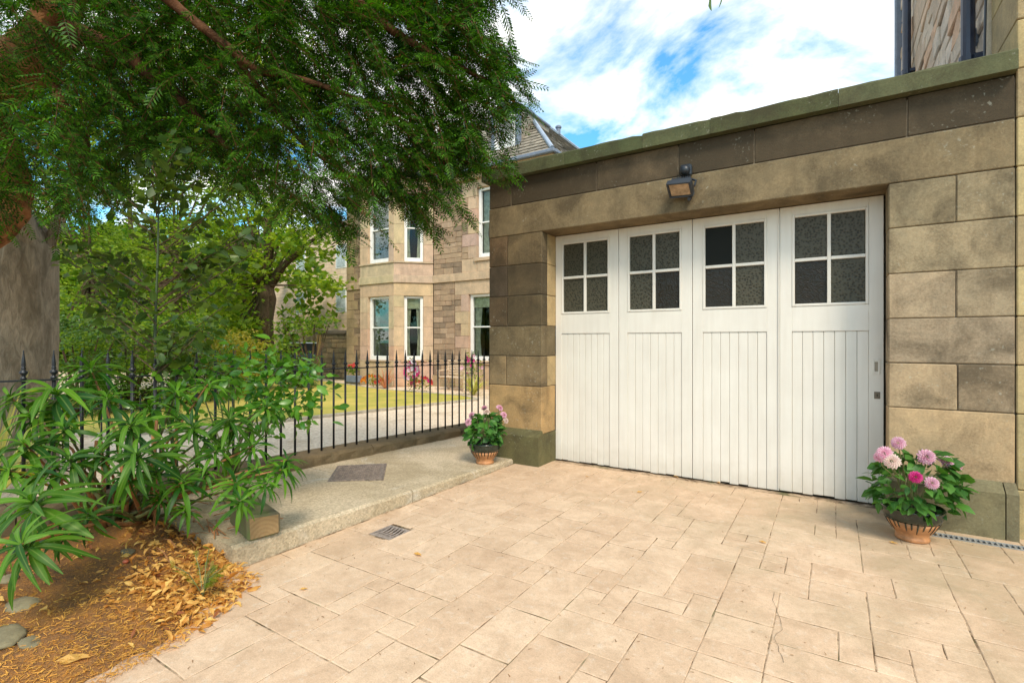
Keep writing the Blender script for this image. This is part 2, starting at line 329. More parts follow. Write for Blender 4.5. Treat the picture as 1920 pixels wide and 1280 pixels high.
M['deep'] = leaf_mat('dark_evergreen_leaves', (.03,.085,.014), (.10,.19,.025), .4, .35)
M['gold'] = leaf_mat('yellowing_leaves', (.22,.24,.03), (.42,.34,.05), .5, .5)
M['holly'] = leaf_mat('sapling_leaves', (.025,.065,.012), (.08,.14,.02), .4, .35, per='object')
M['gris'] = leaf_mat('glossy_apple_green_leaves', (.04,.16,.012), (.14,.32,.025), .3, .35, per='object', spec=.45)
M['spurge'] = leaf_mat('spurge_leaves', (.010,.065,.005), (.12,.27,.016), .45, .3, (1.6,1.9,.6), per='object', spec=.25)
M['spurge_y'] = leaf_mat('yellowing_spurge_leaves', (.16,.26,.02), (.42,.40,.03), .4, .35, per='object')
M['potleaf'] = leaf_mat('dahlia_leaves', (.028,.11,.018), (.09,.24,.035), .45, .25, per='object', spec=.3)
M['stem'] = simple('green_brown_stem', (.12,.13,.04), .6, var=.4, sc=20)
M['stem_brown'] = simple('tan_woody_stem', (.34,.15,.055), .7, var=.4, sc=14, bmp=.5)
M['dead'] = leaf_mat('dead_yellow_leaves', (.48,.18,.02), (.85,.56,.16), .6, .25, (1.4,1.2,.6), cc_=(.30,.10,.03))
M['needle'] = leaf_mat('fallen_orange_needles', (.55,.22,.03), (.80,.42,.07), .7, .0)
M['slate'] = leaf_mat('weathered_roof_slates', (.20,.17,.13), (.40,.34,.26), .6, .0, spec=.3)
M['lead'] = simple('grey_lead', (.16,.19,.24), .45, var=.15)
M['terra'] = simple('terracotta', (.42,.19,.075), .6, var=.25, sc=20)
M['glaze'] = simple('dark_green_glaze', (.014,.022,.014), .12, var=.4, sc=25, spec=.7)
M['cream'] = simple('cream_slip', (.62,.47,.25), .5, var=.1)
M['pot_soil'] = simple('potting_soil', (.02,.014,.009), .95)
M['pink'] = leaf_mat('pink_petals', (.82,.40,.56), (.92,.66,.74), .5, .3, (1.1,1.0,1.0))
M['palepink'] = leaf_mat('cream_pink_petals', (.85,.62,.58), (.90,.78,.66), .5, .3, (1,1,1))
M['magenta'] = leaf_mat('magenta_petals', (.60,.02,.20), (.80,.07,.33), .5, .3, (1,1,1))
M['red'] = leaf_mat('red_petals', (.60,.05,.05), (.75,.10,.08), .5, .3, (1,1,1)); M['orange'] = leaf_mat('orange_petals', (.75,.22,.02), (.85,.32,.03), .5, .3, (1,1,1))
M['wpetal'] = leaf_mat('white_petals', (.75,.68,.75), (.85,.80,.85), .5, .3, (1,1,1))
M['yellow'] = simple('yellow_eye', (.65,.45,.05), .6)
M['bronze'] = leaf_mat('bronze_blades', (.42,.16,.09), (.62,.30,.18), .4, .3); M['varieg'] = leaf_mat('striped_yellow_blades', (.28,.32,.05), (.66,.62,.22), .4, .3)
M['grass'] = leaf_mat('grass_blades', (.28,.31,.03), (.62,.48,.11), .6, .3)
M['curtain'] = simple('cream_curtain', (.78,.70,.56), .8); M['blind'] = simple('cream_blind', (.78,.70,.50), .8)
M['wood'] = simple('weathered_teak', (.60,.46,.32), .75, var=.25, sc=20)
def timber_mat():
    m, t, p, o = newmat('mossy_cut_timber'); p.inputs['Roughness'].default_value = .9
    tcn = t.nodes.new('ShaderNodeTexCoord'); wv = t.nodes.new('ShaderNodeTexWave'); wv.wave_type = 'RINGS'; wv.rings_direction = 'X'; wv.inputs['Scale'].default_value = 14; wv.inputs['Distortion'].default_value = 2; wv.inputs['Detail'].default_value = 3
    t.links.new(tcn.outputs['Object'], wv.inputs['Vector'])
    sp = t.nodes.new('ShaderNodeSeparateXYZ'); g = t.nodes.new('ShaderNodeNewGeometry'); oi = t.nodes.new('ShaderNodeVectorTransform')
    oi.vector_type = 'NORMAL'; oi.convert_from = 'WORLD'; oi.convert_to = 'OBJECT'; t.links.new(g.outputs['Normal'], oi.inputs[0]); t.links.new(oi.outputs[0], sp.inputs[0])
    endf = ramp(t, math_(t, 'ABSOLUTE', sp.outputs['X']), .7, .9)
    end = mixc(t, math_(t, 'MULTIPLY', wv.outputs['Fac'], .35), (.34,.22,.10), (.20,.12,.05))
    side = mixc(t, ramp(t, noise(t, 9, 5), .4, .62), (.17,.14,.08), (.14,.17,.05)); c = mixc(t, endf, side, end)
    t.links.new(c, p.inputs['Base Color']); bump(t, p, noise(t, 50, 5), .8, .005); return m
M['timber'] = timber_mat()
def far_mat():
    m, t, p, o = newmat('pale_brick_tenement'); p.inputs['Roughness'].default_value = .9
    b = t.nodes.new('ShaderNodeTexBrick'); b.inputs['Scale'].default_value = 1; b.inputs['Brick Width'].default_value = .7; b.inputs['Row Height'].default_value = .3; b.inputs['Mortar Size'].default_value = .03
    b.inputs['Color1'].default_value = (.80,.60,.42,1); b.inputs['Color2'].default_value = (.74,.52,.34,1); b.inputs['Mortar'].default_value = (.62,.46,.32,1)
    g = t.nodes.new('ShaderNodeNewGeometry'); mpn = t.nodes.new('ShaderNodeMapping'); mpn.inputs['Rotation'].default_value = (PI/2, 0, 0); t.links.new(g.outputs['Position'], mpn.inputs[0]); t.links.new(mpn.outputs[0], b.inputs['Vector'])
    t.links.new(b.outputs['Color'], p.inputs['Base Color']); return m
M['far'] = far_mat()
M['car'] = simple('dark_blue_car_paint', (.012,.016,.03), .15, metal=.3, var=.05)
M['tyre'] = simple('tyre_rubber', (.015,.015,.015), .8)
M['cobble'] = simple('rounded_grey_green_stone', (.19,.16,.09), .9, var=.35, sc=9, bmp=.6, bsc=40)
M['ground'] = simple('bare_earth', (.12,.11,.06), .95, var=.4, sc=1)

# ------------------------------------------------------------ setting: ground sheets
GZ = -.35
def sheet(name, poly, z, mat):
    me = bpy.data.meshes.new(name); me.from_pydata([(x, y, z) for x, y in poly], [], [tuple(range(len(poly)))]); me.materials.append(mat)
    o = link(name, me, kind='structure'); return o
sheet('ground', [(-400,-400),(400,-400),(400,400),(-400,400)], GZ-.012, M['ground'])
sheet('gravel_drive', [(-40,-8),(-4.3,-8),(-4.3,13.6),(-40,13.6)], GZ, M['gravel'])
DX0 = -2.76
# ---- slabs in a random ashlar pattern, real joints
U = .120; nx, ny = 48, 60; X0, Y0 = DX0+.02, -2.58
gp = [gnd(737,980), gnd(772.6,990.6), gnd(728,1014), gnd(693.5,999.7)]
GX0, GX1 = min(gp[0].x, gp[3].x)+.0, max(gp[1].x, gp[2].x); GY0, GY1 = min(p.y for p in gp), max(p.y for p in gp)
gcx, gcy = sum(p.x for p in gp)/4, sum(p.y for p in gp)/4; GX0, GX1, GY0, GY1 = gcx-.095, gcx+.095, gcy-.105, gcy+.105
AX0, AX1, AY0, AY1 = .36, .985, 4.165, 4.255
def cut(r, h):
    a, b, c, d = r; e, f, g_, i = h
    if a >= f or b <= e or c >= i or d <= g_: return [r]
    out = []
    if a < e: out.append((a, e, c, d))
    if b > f: out.append((f, b, c, d))
    m0, m1 = max(a, e), min(b, f)
    if c < g_: out.append((m0, m1, c, g_))
    if d > i: out.append((m0, m1, i, d))
    return [q for q in out if q[1]-q[0] > .02 and q[3]-q[2] > .02]
dm_ = MB()
for q in cut((DX0+.002, 9, -8, 4.74), (GX0, GX1, GY0, GY1)):
    for r in cut(q, (AX0, AX1+.8, AY0, AY1)): dm_.box(r[0], r[1], r[2], r[3], -.5, -.0026)
drv = dm_.build('driveway', M['joint'], kind='structure')
occ = np.zeros((nx, ny), bool); rects = []
sizes = [(3,2),(3,2),(2,3),(2,3),(3,3),(3,3),(2,4),(2,2),(2,2),(2,1),(1,2),(4,2),(2,3),(1,1)]
for j in range(ny):
    for i in range(nx):
        if occ[i, j]: continue
        random.shuffle(sizes)
        for (a, b) in sizes + [(2,1),(1,2),(1,1)]:
            if i+a <= nx and j+b <= ny and not occ[i:i+a, j:j+b].any(): break
        occ[i:i+a, j:j+b] = True; rects.append((X0+i*U, X0+(i+a)*U, Y0+j*U, min(Y0+(j+b)*U, 4.72)))
pieces = []
for r in rects:
    if r[2] > 4.70 or r[3]-r[2] < .03: continue
    for q in cut(r, (GX0, GX1, GY0, GY1)):
        pieces += cut(q, (AX0, AX1, AY0, AY1))
pieces = [q for q in pieces if not (q[2] >= 4.34 and (q[1] <= -2.46 or q[0] >= .33))]
# joints fully grown in nearest-to-view first: the largest 300 singly, the rest joined
def vis(q):
    c = ((q[0]+q[1])/2, (q[2]+q[3])/2); d = Vector((c[0], c[1], 0)); f_ = d.dot(Fv)
    return (f_ < .5, d.length + (3 if f_ < .5 else 0))
def slab_shape(m, x0, x1, y0, y1, z):      # worn edges: the outline wanders a millimetre or two
    o = []; nxs = max(2, int((x1-x0)/.07)); nys = max(2, int((y1-y0)/.07)); j = .0019
    for k in range(nxs): o.append((x0+(x1-x0)*k/nxs, y0))
    for k in range(nys): o.append((x1, y0+(y1-y0)*k/nys))
    for k in range(nxs): o.append((x1-(x1-x0)*k/nxs, y1))
    for k in range(nys): o.append((x0, y1-(y1-y0)*k/nys))
    o = [(x+random.uniform(-j,j), y+random.uniform(-j,j)) for x, y in o]; n = len(o); cx_, cy_ = (x0+x1)/2, (y0+y1)/2
    def ins(p, e): dx_, dy__ = cx_-p[0], cy_-p[1]; L_ = math.hypot(dx_, dy__); return (p[0]+dx_/L_*e, p[1]+dy__/L_*e)
    vs = [(x, y, -.03) for x, y in o]+[(x, y, z-.0022) for x, y in o]+[ins(p, .0035)+(z,) for p in o]
    m.add(vs, [tuple(range(2*n, 3*n))]+[(i+l*n, (i+1)%n+l*n, (i+1)%n+(l+1)*n, i+(l+1)*n) for i in range(n) for l in (0,1)])
pieces.sort(key=vis); rest = MB()
for k, (a, b, c, d) in enumerate(pieces):
    g_ = random.choice((.0016,.002,.0028)); dz = random.uniform(-.0008, .0012)
    mb = rest if k >= 290 else MB()
    slab_shape(mb, a+g_, b-g_, c+g_*1.5, d-g_*1.5, dz)
    if k < 290: mb.build('slab', M['pave'], drv)
rest.build('slab', M['pave'], drv, kind='stuff')
# hairline crack strip (a thin dark gap filler lying on the slabs)
# ---- concrete path, falling away from the camera
def zc(y): return .128 - .030*(y-1.5) if y < 6 else -.007
cp = MB()
def conc(y0, y1):
    m = MB(); ys = np.linspace(y0, y1, 12); xs = [-4.36, -3.6, DX0-.018, DX0]
    vs = []; n = len(xs)
    for y in ys:
        for i, x in enumerate(xs):
            z = zc(y) - (.016 if i == n-1 else 0); vs.append((x + (random.uniform(-.004,.004) if i >= n-2 else 0), y, z + random.uniform(-.002,.002)))
        vs.append((DX0+random.uniform(-.003,.003), y, -.2)); vs.append((-4.36, y, -.2))
    s = n+2; fs = []
    for j in range(len(ys)-1):
        for i in range(s): fs.append((j*s+i, j*s+(i+1)%s, (j+1)*s+(i+1)%s, (j+1)*s+i))
    fs.append(tuple(range(s))[::-1]); fs.append(tuple((len(ys)-1)*s+i for i in range(s)))
    m.add(vs, fs); return m
path = conc(1.47, 2.86).build('path', M['concrete'], kind='structure')
conc(2.872, 9.5).build('concrete_slab', M['concrete'], path)
# ---- planting bed
bpx = [(560,1000),(470,1078),(425,1120),(330,1195),(170,1285),(60,1340)]
bnd = [gnd(x, y, 0) for x, y in bpx]
bpts = [(p.x, p.y) for p in bnd]
def bed_edge(y):        # x of the bed edge at a given y
    ys = [p[1] for p in bpts][::-1]; xs = [p[0] for p in bpts][::-1]
    if y < ys[0]: return xs[0] + (ys[0]-y)*.15
    return float(np.interp(y, ys, xs))
def hz(x, y):
    return .02*math.sin(5.1*x+1.3*y)+.015*math.sin(7.7*y-3*x)+.008*math.sin(23*x+17*y)
def bedz(x, y):
    e = bed_edge(y) - x; f = min(1, max(0, e/.35)); return -.004 + f*(.075 + hz(x, y)) + max(0, min(1, (e-.3)/1.0))*.05
def soil():
    m = MB(); ny_ = 90; nx_ = 50; vs = []
    for j in range(ny_):
        y = -3.5 + (1.56+3.5)*j/(ny_-1); xe = bed_edge(y) + .03*math.sin(14*y) + .015*math.sin(41*y+1)
        if y > 1.35: xe = min(xe, DX0 + .0)
        for i in range(nx_):
            x = -4.34 + (xe+4.34)*(i/(nx_-1)); vs.append((x, y, bedz(x, y)+random.uniform(-.004,.004) if i < nx_-1 else -.012))
    fs = [(j*nx_+i, j*nx_+i+1, (j+1)*nx_+i+1, (j+1)*nx_+i) for j in range(ny_-1) for i in range(nx_-1)]
    m.add(vs, fs); return m.build('soil_bed', M['soil'], smooth=True, kind='structure')
soil()
sheet('earth_strip', [(-4.35,-8),(DX0,-8),(DX0,1.5),(-4.35,1.5)], -.05, M['soil'])

# ------------------------------------------------------------ lawn
lw = [(-9.35,5.3),(-8.9,7.5),(-8.15,10.9),(-9.0,11.3),(-12.6,11.4),(-14.4,11.9),(-17.2,12.6),(-19,12.0),(-19,3),(-13,1.5),(-10.2,3.5)]
sheet('lawn', lw, GZ+.045, M['lawn'])
kr = MB()
for i in range(len(lw)):
    a, b = Vector(lw[i]+(0,)), Vector(lw[(i+1) % len(lw)]+(0,)); d = (b-a); L = d.length; d.normalize(); n = Vector((-d.y, d.x, 0))
    ang = math.atan2(d.y, d.x); kr.M = Matrix.Translation(a) @ Matrix.Rotation(ang, 4, 'Z'); kr.box(0, L, -.09, -.003, GZ-.02, GZ+.06, .008)
kr.M = None
kr.build('lawn_kerb', simple('pale_edging_stone', (.42,.36,.27), .9), kind='structure')
def in_poly(x, y, poly):
    c = False; n = len(poly)
    for i in range(n):
        x1, y1 = poly[i]; x2, y2 = poly[i-1]
        if (y1 > y) != (y2 > y) and x < (x2-x1)*(y-y1)/(y2-y1)+x1: c = not c
    return c
pts = []
while len(pts) < 26000:
    x, y = random.uniform(-17,-8), random.uniform(1.5,12.6)
    if in_poly(x, y, lw): pts.append((x, y, GZ+.04))
pts = np.array(pts); d = np.stack([rng.normal(0,.35,len(pts)), rng.normal(0,.35,len(pts)), np.ones(len(pts))], 1)
gm = inst_mesh('grass', [(-.006,0,0),(.006,0,0),(0,1,0)], [(0,1,2)], frames(d, rng.uniform(0,6.28,len(pts)), rng.uniform(.03,.07,len(pts))), pts, M['grass'])
gm.vertices[0].co = gm.vertices[0].co
g = link('grass', gm, kind='stuff'); tag(g, 'short dry yellow-green grass on the lawn beyond the railings', 'grass')

# ------------------------------------------------------------ garage
ZC = [.31,.79,1.10,1.41,1.725,2.045,2.36]
YF = 4.40; YD = 4.69; XL, XR = -2.465, .328; XW0, XW1 = -3.12, .98
gar = thing('garage', 'flat roofed sandstone garage with green coping and four white door leaves', 'garage', (-1.07, 4.4, 0))
def G(mb, name, mat, col=None, parent=gar, smooth=False, kind=None):
    o = mb.build(name, mat, parent, smooth, kind, col); 
    if parent is gar: o.matrix_parent_inverse = Matrix.Translation((1.07,-4.4,0))
    return o
core = MB()
core.box(XW0+.012, XL-.012, YF+.012, 9.5, -.1, 2.36).box(XR+.012, XW1, YF+.012, 9.5, -.1, 2.36).box(XW0+.012, XW1, YF+.012, 9.5, 2.372, 2.93).box(XW0, XW1, YF-.05, YF+.3, 2.96, 3.06).box(XL-.012, XR+.012, YD+.09, YD+.2, -.1, 2.372)
G(core, 'core_wall', M['mortar'])
JG = .0026
def blk(x0, x1, z0, z1, col, y0=YF, y1=YF+.22, name='block', c=.006, par=gar):
    return G(MB().box(x0+JG, x1-JG, y0, y1, z0+JG, z1-JG, c, .0015), name, M['stone'], col, par)
TAN = [(.48,.355,.215,.55),(.42,.325,.215,.62),(.47,.36,.23,.5),(.40,.31,.21,.64),(.52,.37,.21,.42),(.44,.34,.22,.6)]
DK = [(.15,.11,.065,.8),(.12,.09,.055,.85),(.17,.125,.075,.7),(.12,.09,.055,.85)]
# left pier: front face blocks, return into the opening
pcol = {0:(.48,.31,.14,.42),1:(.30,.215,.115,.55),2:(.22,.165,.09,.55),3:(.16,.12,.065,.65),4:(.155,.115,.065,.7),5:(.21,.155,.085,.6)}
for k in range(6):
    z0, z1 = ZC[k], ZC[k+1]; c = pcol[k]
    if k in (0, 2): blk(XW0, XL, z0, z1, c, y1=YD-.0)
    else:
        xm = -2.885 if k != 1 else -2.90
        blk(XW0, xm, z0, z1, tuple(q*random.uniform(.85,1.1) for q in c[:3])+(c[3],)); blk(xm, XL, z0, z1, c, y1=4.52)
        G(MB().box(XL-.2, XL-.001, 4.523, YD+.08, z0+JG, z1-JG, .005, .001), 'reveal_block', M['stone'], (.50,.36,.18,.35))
for k in (0, 2):
    pass
def plinth(x0, x1, cR, col):
    m = MB(); yb, yf = YF+.3, YF-.08
    prof = [(yb,-.1),(yf,-.1),(yf,.285),(YF-.004,.345),(YF-.004,.306),(yb,.306)]
    prof = [(yb,-.1),(yf,-.1),(yf,.29),(YF-.003,.35),(YF+.02,.312),(yb,.306)]
    n = len(prof); vs = [(x0, y, z) for y, z in prof]+[(x1, y, z) for y, z in prof]
    m.add(vs, [tuple(range(n)), tuple(range(n,2*n))[::-1]]+[(i, (i+1)%n, (i+1)%n+n, i+n) for i in range(n)][::1])
    return G(m, 'plinth_block', M['stone'], col)
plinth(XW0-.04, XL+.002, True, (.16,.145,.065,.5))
G(MB().box(XL-.2, XL-.004, YF+.302, YD+.08, -.1, .306, .004), 'reveal_block', M['stone'], (.36,.28,.14,.5))
plinth(XR+.001, .915, True, (.23,.20,.11,.55))
plinth(.921, XW1+.0, True, (.22,.19,.11,.55))
# right wall
rw = {0:[(.33,.98,TAN[4])],1:[(.33,.70,TAN[0]),(.70,.98,(.40,.30,.19,.75))],2:[(.33,.98,TAN[1])],
      3:[(.33,.693,TAN[2]),(.693,.98,(.42,.33,.21,.66))],4:[(.33,.98,(.42,.33,.20,.58))],5:[(.33,.693,(.34,.27,.16,.6)),(.693,.98,(.36,.285,.17,.62))]}
for k in range(6):
    for a, b, c in rw[k]: blk(a, b, ZC[k], ZC[k+1], c, name='block')
# the long lintel and the two-block head
G(MB().box(XW0, XW1-JG, YF, YD+.08, 2.362, 2.668, .007, .001), 'lintel', M['stone'], (.27,.205,.115,.55))
fx = [XW0]
for px in (958,1118,1272,1414,1701):
    r = Fv + Rv*((px-960)/FPX); fx.append(r.x/r.y*YF)
fx.append(XW1)
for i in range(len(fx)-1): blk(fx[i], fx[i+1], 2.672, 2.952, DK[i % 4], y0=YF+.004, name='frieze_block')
cx = [XW0-.05]
for px in (1058,1204,1331,1572):
    r = Fv + Rv*((px-960)/FPX); cx.append(r.x/r.y*(YF-.07))
cx.append(XW1)
GC = [(.115,.125,.06,.55),(.10,.115,.052,.55),(.12,.13,.062,.5),(.10,.11,.048,.6),(.125,.13,.065,.55)]
for i in range(len(cx)-1):
    a, b = cx[i]+.0012, cx[i+1]-.0012; m = MB(); n = max(3, int((b-a)/.09)); vs = []
    for k in range(n+1):
        x = a+(b-a)*k/n; j1, j2 = random.uniform(-.006,.004), random.uniform(-.005,.003)
        if random.random() < .12: j2 -= .014
        vs += [(x, YF-.07, 2.955), (x, YF-.07+random.uniform(-.002,.003), 3.072+j1), (x, YF-.055, 3.088+j2), (x, YF+.3, 3.10), (x, YF+.3, 2.955)]
    fs = [(5*k+i2, 5*k+(i2+1)%5, 5*(k+1)+(i2+1)%5, 5*(k+1)+i2) for k in range(n) for i2 in range(5)] + [(4,3,2,1,0), tuple(5*n+q for q in range(5))]
    m.add(vs, fs); G(m, 'coping_stone', M['stone'], GC[i % 5])
G(MB().box(XW0+.02, XW1, YF+.3, 9.5, 2.93, 3.0), 'roof', M['lead'])
# doors
glass = {0:['p','p','p','p'],1:['p','p','p','w'],2:['d','p','w','p'],3:['p','p','w','p']}   # TL TR BL BR
LW = (XR-XL)/4
for k in range(4):
    x0 = XL + k*LW + .0025; x1 = x0 + LW - .005
    zb = .012 + (.004 if k == 3 else 0); zt = 2.355
    gl, gr_ = x0+.088, x1-.092
    if k == 0: gl -= .02
    leaf = G(MB().box(x0, gl, YD, YD+.045, zb, zt, .002).box(gr_, x1, YD, YD+.045, zb, zt, .002).box(gl, gr_, YD, YD+.045, 2.283, zt, .002).box(gl, gr_, YD, YD+.045, 1.332, 1.535, .002), 'door_leaf', M['paint'])
    # ledger of narrow tongue and groove boards
    nb = 7 if k else 8; bw = (gr_-gl)/nb
    for b in range(nb):
        a = gl+b*bw
        MB().box(a+.0009, a+bw-.0009, YD+.007, YD+.03, zb+random.uniform(-.006,.006), 1.3305, .0035).build('board', M['paint'], leaf)
    for side in (0,1):   # stiles run down as boards too
        pass
    gm_ = (gl+gr_)/2; zm = 1.912
    MB().box(gl+.0, gl+.02, YD-.006, YD+.04, 1.536, 2.282, .003).box(gr_-.02, gr_, YD-.006, YD+.04, 1.536, 2.282, .003).box(gl+.02, gr_-.02, YD-.006, YD+.04, 1.536, 1.556, .003).box(gl+.02, gr_-.02, YD-.006, YD+.04, 2.262, 2.282, .003).build('window_frame', M['paint'], leaf)
    MB().box(gm_-.013, gm_+.013, YD-.003, YD+.035, 1.556, 2.262, .003).build('glazing_bar', M['paint'], leaf)
    MB().box(gl+.02, gm_-.013, YD-.002, YD+.034, zm-.013, zm+.013, .003).box(gm_+.013, gr_-.02, YD-.002, YD+.034, zm-.013, zm+.013, .003).build('glazing_bar', M['paint'], leaf)
    cells = [(gl+.018, gm_-.012, zm+.012, 2.264),(gm_+.012, gr_-.018, zm+.012, 2.264),(gl+.018, gm_-.012, 1.554, zm-.012),(gm_+.012, gr_-.018, 1.554, zm-.012)]
    for q, (a, b, c, d) in enumerate(cells):
        mt = {'p':'pane_pebble','w':'pane_wave','d':'pane_plain'}[glass[k][q]]
        MB().box(a, b, YD+.018, YD+.024, c, d).build('pane', M[mt], leaf)
    if k == 3:
        hx = x1-.045
        MB().box(hx-.024, hx-.011, YD-.006, YD, 1.0, 1.12, .002).box(hx+.011, hx+.024, YD-.006, YD, 1.0, 1.12, .002).box(hx-.011, hx+.011, YD-.006, YD, 1.0, 1.022, .002).box(hx-.011, hx+.011, YD-.006, YD, 1.095, 1.12, .002).build('flush_pull', M['paint'], leaf)
        MB().box(hx-.01, hx+.01, YD-.002, YD+.001, 1.023, 1.094).build('pull_recess', simple('shaded_metal', (.28,.24,.18), .5, var=.1), leaf)
        MB().box(hx-.014, hx+.024, YD-.003, YD, .815, .868, .001).build('lock_plate', M['steel'], leaf)
        MB().lathe([(.0035,0),(.0035,.001)], 8).v
        kh = MB(); kh.M = Matrix.Translation((hx+.005, YD-.0034, .846)) @ Matrix.Rotation(PI/2, 4, 'X'); kh.lathe([(.0042,0),(.0042,.0008)], 10)
        kh.M = None; kh.box(hx+.003, hx+.007, YD-.0042, YD-.0034, .830, .846); kh.build('keyhole', M['dark'], leaf)
        sw = MB(); sw.M = Matrix.Translation((hx+.01, YD+.001, 1.215)) @ Matrix.Rotation(PI/2, 4, 'X'); sw.lathe([(.018,0),(.017,.004),(.0,.005)], 16); sw.build('cover_disc', M['paint'], leaf)
    if k == 2:
        MB().box(x1-.008, x1+.004, YD-.010, YD-.0005, .03, 2.34, .003).build('cover_strip', M['paint'], leaf)
G(MB().box(XL+.0, XR, YD+.05, YD+.08, .0, 2.35), 'shade_board', M['dark'])
# gap under the doors, its shade coloured into the near-black board behind: the leaves end 12 mm above the ground

# flood light with motion sensor
fl = thing('floodlight', 'black floodlight under its round motion sensor on the garage lintel', 'light', (-1.05, 4.4, 2.6))
R = MB()
R.M = Matrix.Translation((0,0,.10))
R.box(-.045, .05, -.055, .003, -.05, .05, .012); R.M = None; R.build('sensor_backplate', M['black'], fl, loc=(0,0,0))
sg = MB(); vs_ = []
sg.M = Matrix.Translation((0,-.06,.095)) @ Matrix.Rotation(PI/2, 4, 'X')
sg.lathe([(.043,-.02),(.044,0),(.040,.018),(.030,.032),(.015,.040),(.002,.042)], 16); sg.build('sensor_dome', M['black'], fl, smooth=True)
hd = MB(); hd.M = Matrix.Translation((-.02,-.13,-.085)) @ Matrix.Rotation(math.radians(52), 4, 'X') @ Matrix.Rotation(math.radians(-6), 4, 'Z')
hd.box(-.095, .085, .045, .085, -.06, .06, .012); hd.box(-.105, .095, -.01, .045, -.075, -.06, .004).box(-.105, .095, -.01, .045, .06, .075, .004).box(-.105, -.088, -.01, .045, -.06, .06, .003).box(.078, .095, -.01, .045, -.06, .06, .003)
for q in range(9): hd.box(-.085+q*.018, -.078+q*.018, .085, .11, -.05, .05)
head = hd.build('lamp_head', M['black'], fl)
ln = MB(); ln.M = hd.M; ln.prism([(-.087,-.058),(.077,-.058),(.077,.058),(-.087,.058)], .001, .004)
lg = ln.build('lens', M['lens'], fl)
br = MB(); br.tube([(.0,-.02,.06),(.02,-.06,.03),(.10,-.10,-.02),(.10,-.16,-.08)], .009, 8).tube([(.04,.0,-.10),(.04,-.05,-.15),(.04,-.09,-.16)], .014, 8)
br.build('bracket', M['black'], fl)
# slot drain
ac = thing('channel_drain', 'galvanised slotted channel drain along the foot of the right wall', 'drain', (.36, 4.21, 0))
m = MB(); L = .62; m.box(0, 1.4, -.042, -.030, -.03, .002).box(0, 1.4, .030, .042, -.03, .002)
m.build('channel_edge', M['galv'], ac)
bars = MB(); q = 0
while q < 1.38: bars.box(q, q+.009, -.030, .030, -.006, .001); q += .026
bars.build('grating', M['galv'], ac); MB().box(0, 1.4, -.030, .030, -.09, -.07).build('channel_base', M['dark'], ac)
# gully grate
gg = thing('gully_grate', 'rusty curved-bar gully grate set in the paving beside the kerb', 'drain', ((GX0+GX1)/2, (GY0+GY1)/2, 0))
hw, hh = .092, .102
MB().box(-hw-.002, hw+.002, -hh-.002, hh+.002, -.12, -.10).build('gully_pit', M['dark'], gg)
MB().box(-hw, hw, -hh, -hh+.012, -.02, .002, .002).box(-hw, hw, hh-.03, hh-.02, -.02, .0, .002).box(-hw, -hw+.008, -hh+.012, hh-.03, -.02, .0, .002).box(hw-.008, hw, -hh+.012, hh-.03, -.02, .0, .002).build('grate_frame', M['worn_iron'], gg)
for q in range(6):
    x = -hw+.024+q*.0285; ps = [(x+.006*math.sin(PI*s/6)-.004, -hh+.012+(2*hh-.042)*s/6, -.004-.010*math.sin(PI*s/6)) for s in range(7)]
    MB().tube(ps, .0052, 6).build('grate_bar', M['worn_iron'], gg)
# manhole cover on the path
mh = [gnd(638.8,873,zc(3.0)), gnd(722.6,871.4,zc(3.4)), gnd(716.5,898.7,zc(3.0)), gnd(612.5,903,zc(2.6))]
mc = sum((Vector(p) for p in mh), Vector())/4; ang = math.atan2((mh[1]-mh[0]).y, (mh[1]-mh[0]).x)
mw = ((mh[1]-mh[0]).length+(mh[2]-mh[3]).length)/4; ml = ((mh[0]-mh[3]).length+(mh[1]-mh[2]).length)/4
mc.z = zc(mc.y)+.006
mo = thing('manhole_cover', 'rectangular chequered iron manhole cover let into the concrete path', 'manhole cover', mc, ang)
mo.rotation_euler = (-.03*math.cos(ang), -.03*math.sin(ang)*0, ang)
MB().box(-mw, mw, -ml, ml, -.012, .004, .002).build('cover_plate', M['grate'], mo)
MB().box(-mw-.012, mw+.012, -ml-.012, -ml-.002, -.012, .003).box(-mw-.012, mw+.012, ml+.002, ml+.012, -.012, .003).box(-mw-.012, -mw-.002, -ml-.002, ml+.002, -.012, .003).box(mw+.002, mw+.012, -ml-.002, ml+.002, -.012, .003).build('cover_frame', M['grate'], mo)
tr_ = MB(); q = -mw+.02; row = 0
while q < mw-.03:
    y = -ml+.015 + (.008 if row % 2 else 0)
    while y < ml-.02:
        if abs(q+.006) > .045 or abs(y) > .03: tr_.box(q, q+.013, y, y+.005, .004, .0065)
        y += .012
    q += .018; row += 1
tr_.build('tread_studs', M['grate'], mo, kind='stuff')
MB().box(-.014, .014, ml-.04, ml-.022, .004, .0055).box(-.014, .014, -ml+.022, -ml+.04, .004, .0055).build('key_slots', M['dark'], mo)
MB().box(-.04, -.034, -.02, .02, .004, .007).box(-.034, -.02, -.02, -.014, .004, .007).box(-.010, -.004, -.02, .02, .004, .007).box(-.004, .008, .014, .02, .004, .007).box(.016, .022, -.02, .02, .004, .007).build('cast_letters', M['grate'], mo)
# cut timber on the path
tp = gnd(484, 1000, .13); tb = thing('timber_block', 'mossy sawn-off timber block lying on the end of the concrete path', 'timber block', (tp.x-.07, tp.y+.03, zc(tp.y)), math.radians(-14))
MB().box(-.24, .15, -.09, .09, -.004, .135, .014, .008).build('timber', M['timber'], tb, loc=(0,0,0))
t2 = gnd(430, 935, .13); tb2 = thing('timber_block', 'darker mossy timber offcut half hidden behind the sawn block', 'timber block', (t2.x, t2.y+.03, zc(t2.y)), math.radians(-25)); MB().box(-.14, .13, -.06, .06, -.004, .085, .012, .006).build('timber', M['timber'], tb2)

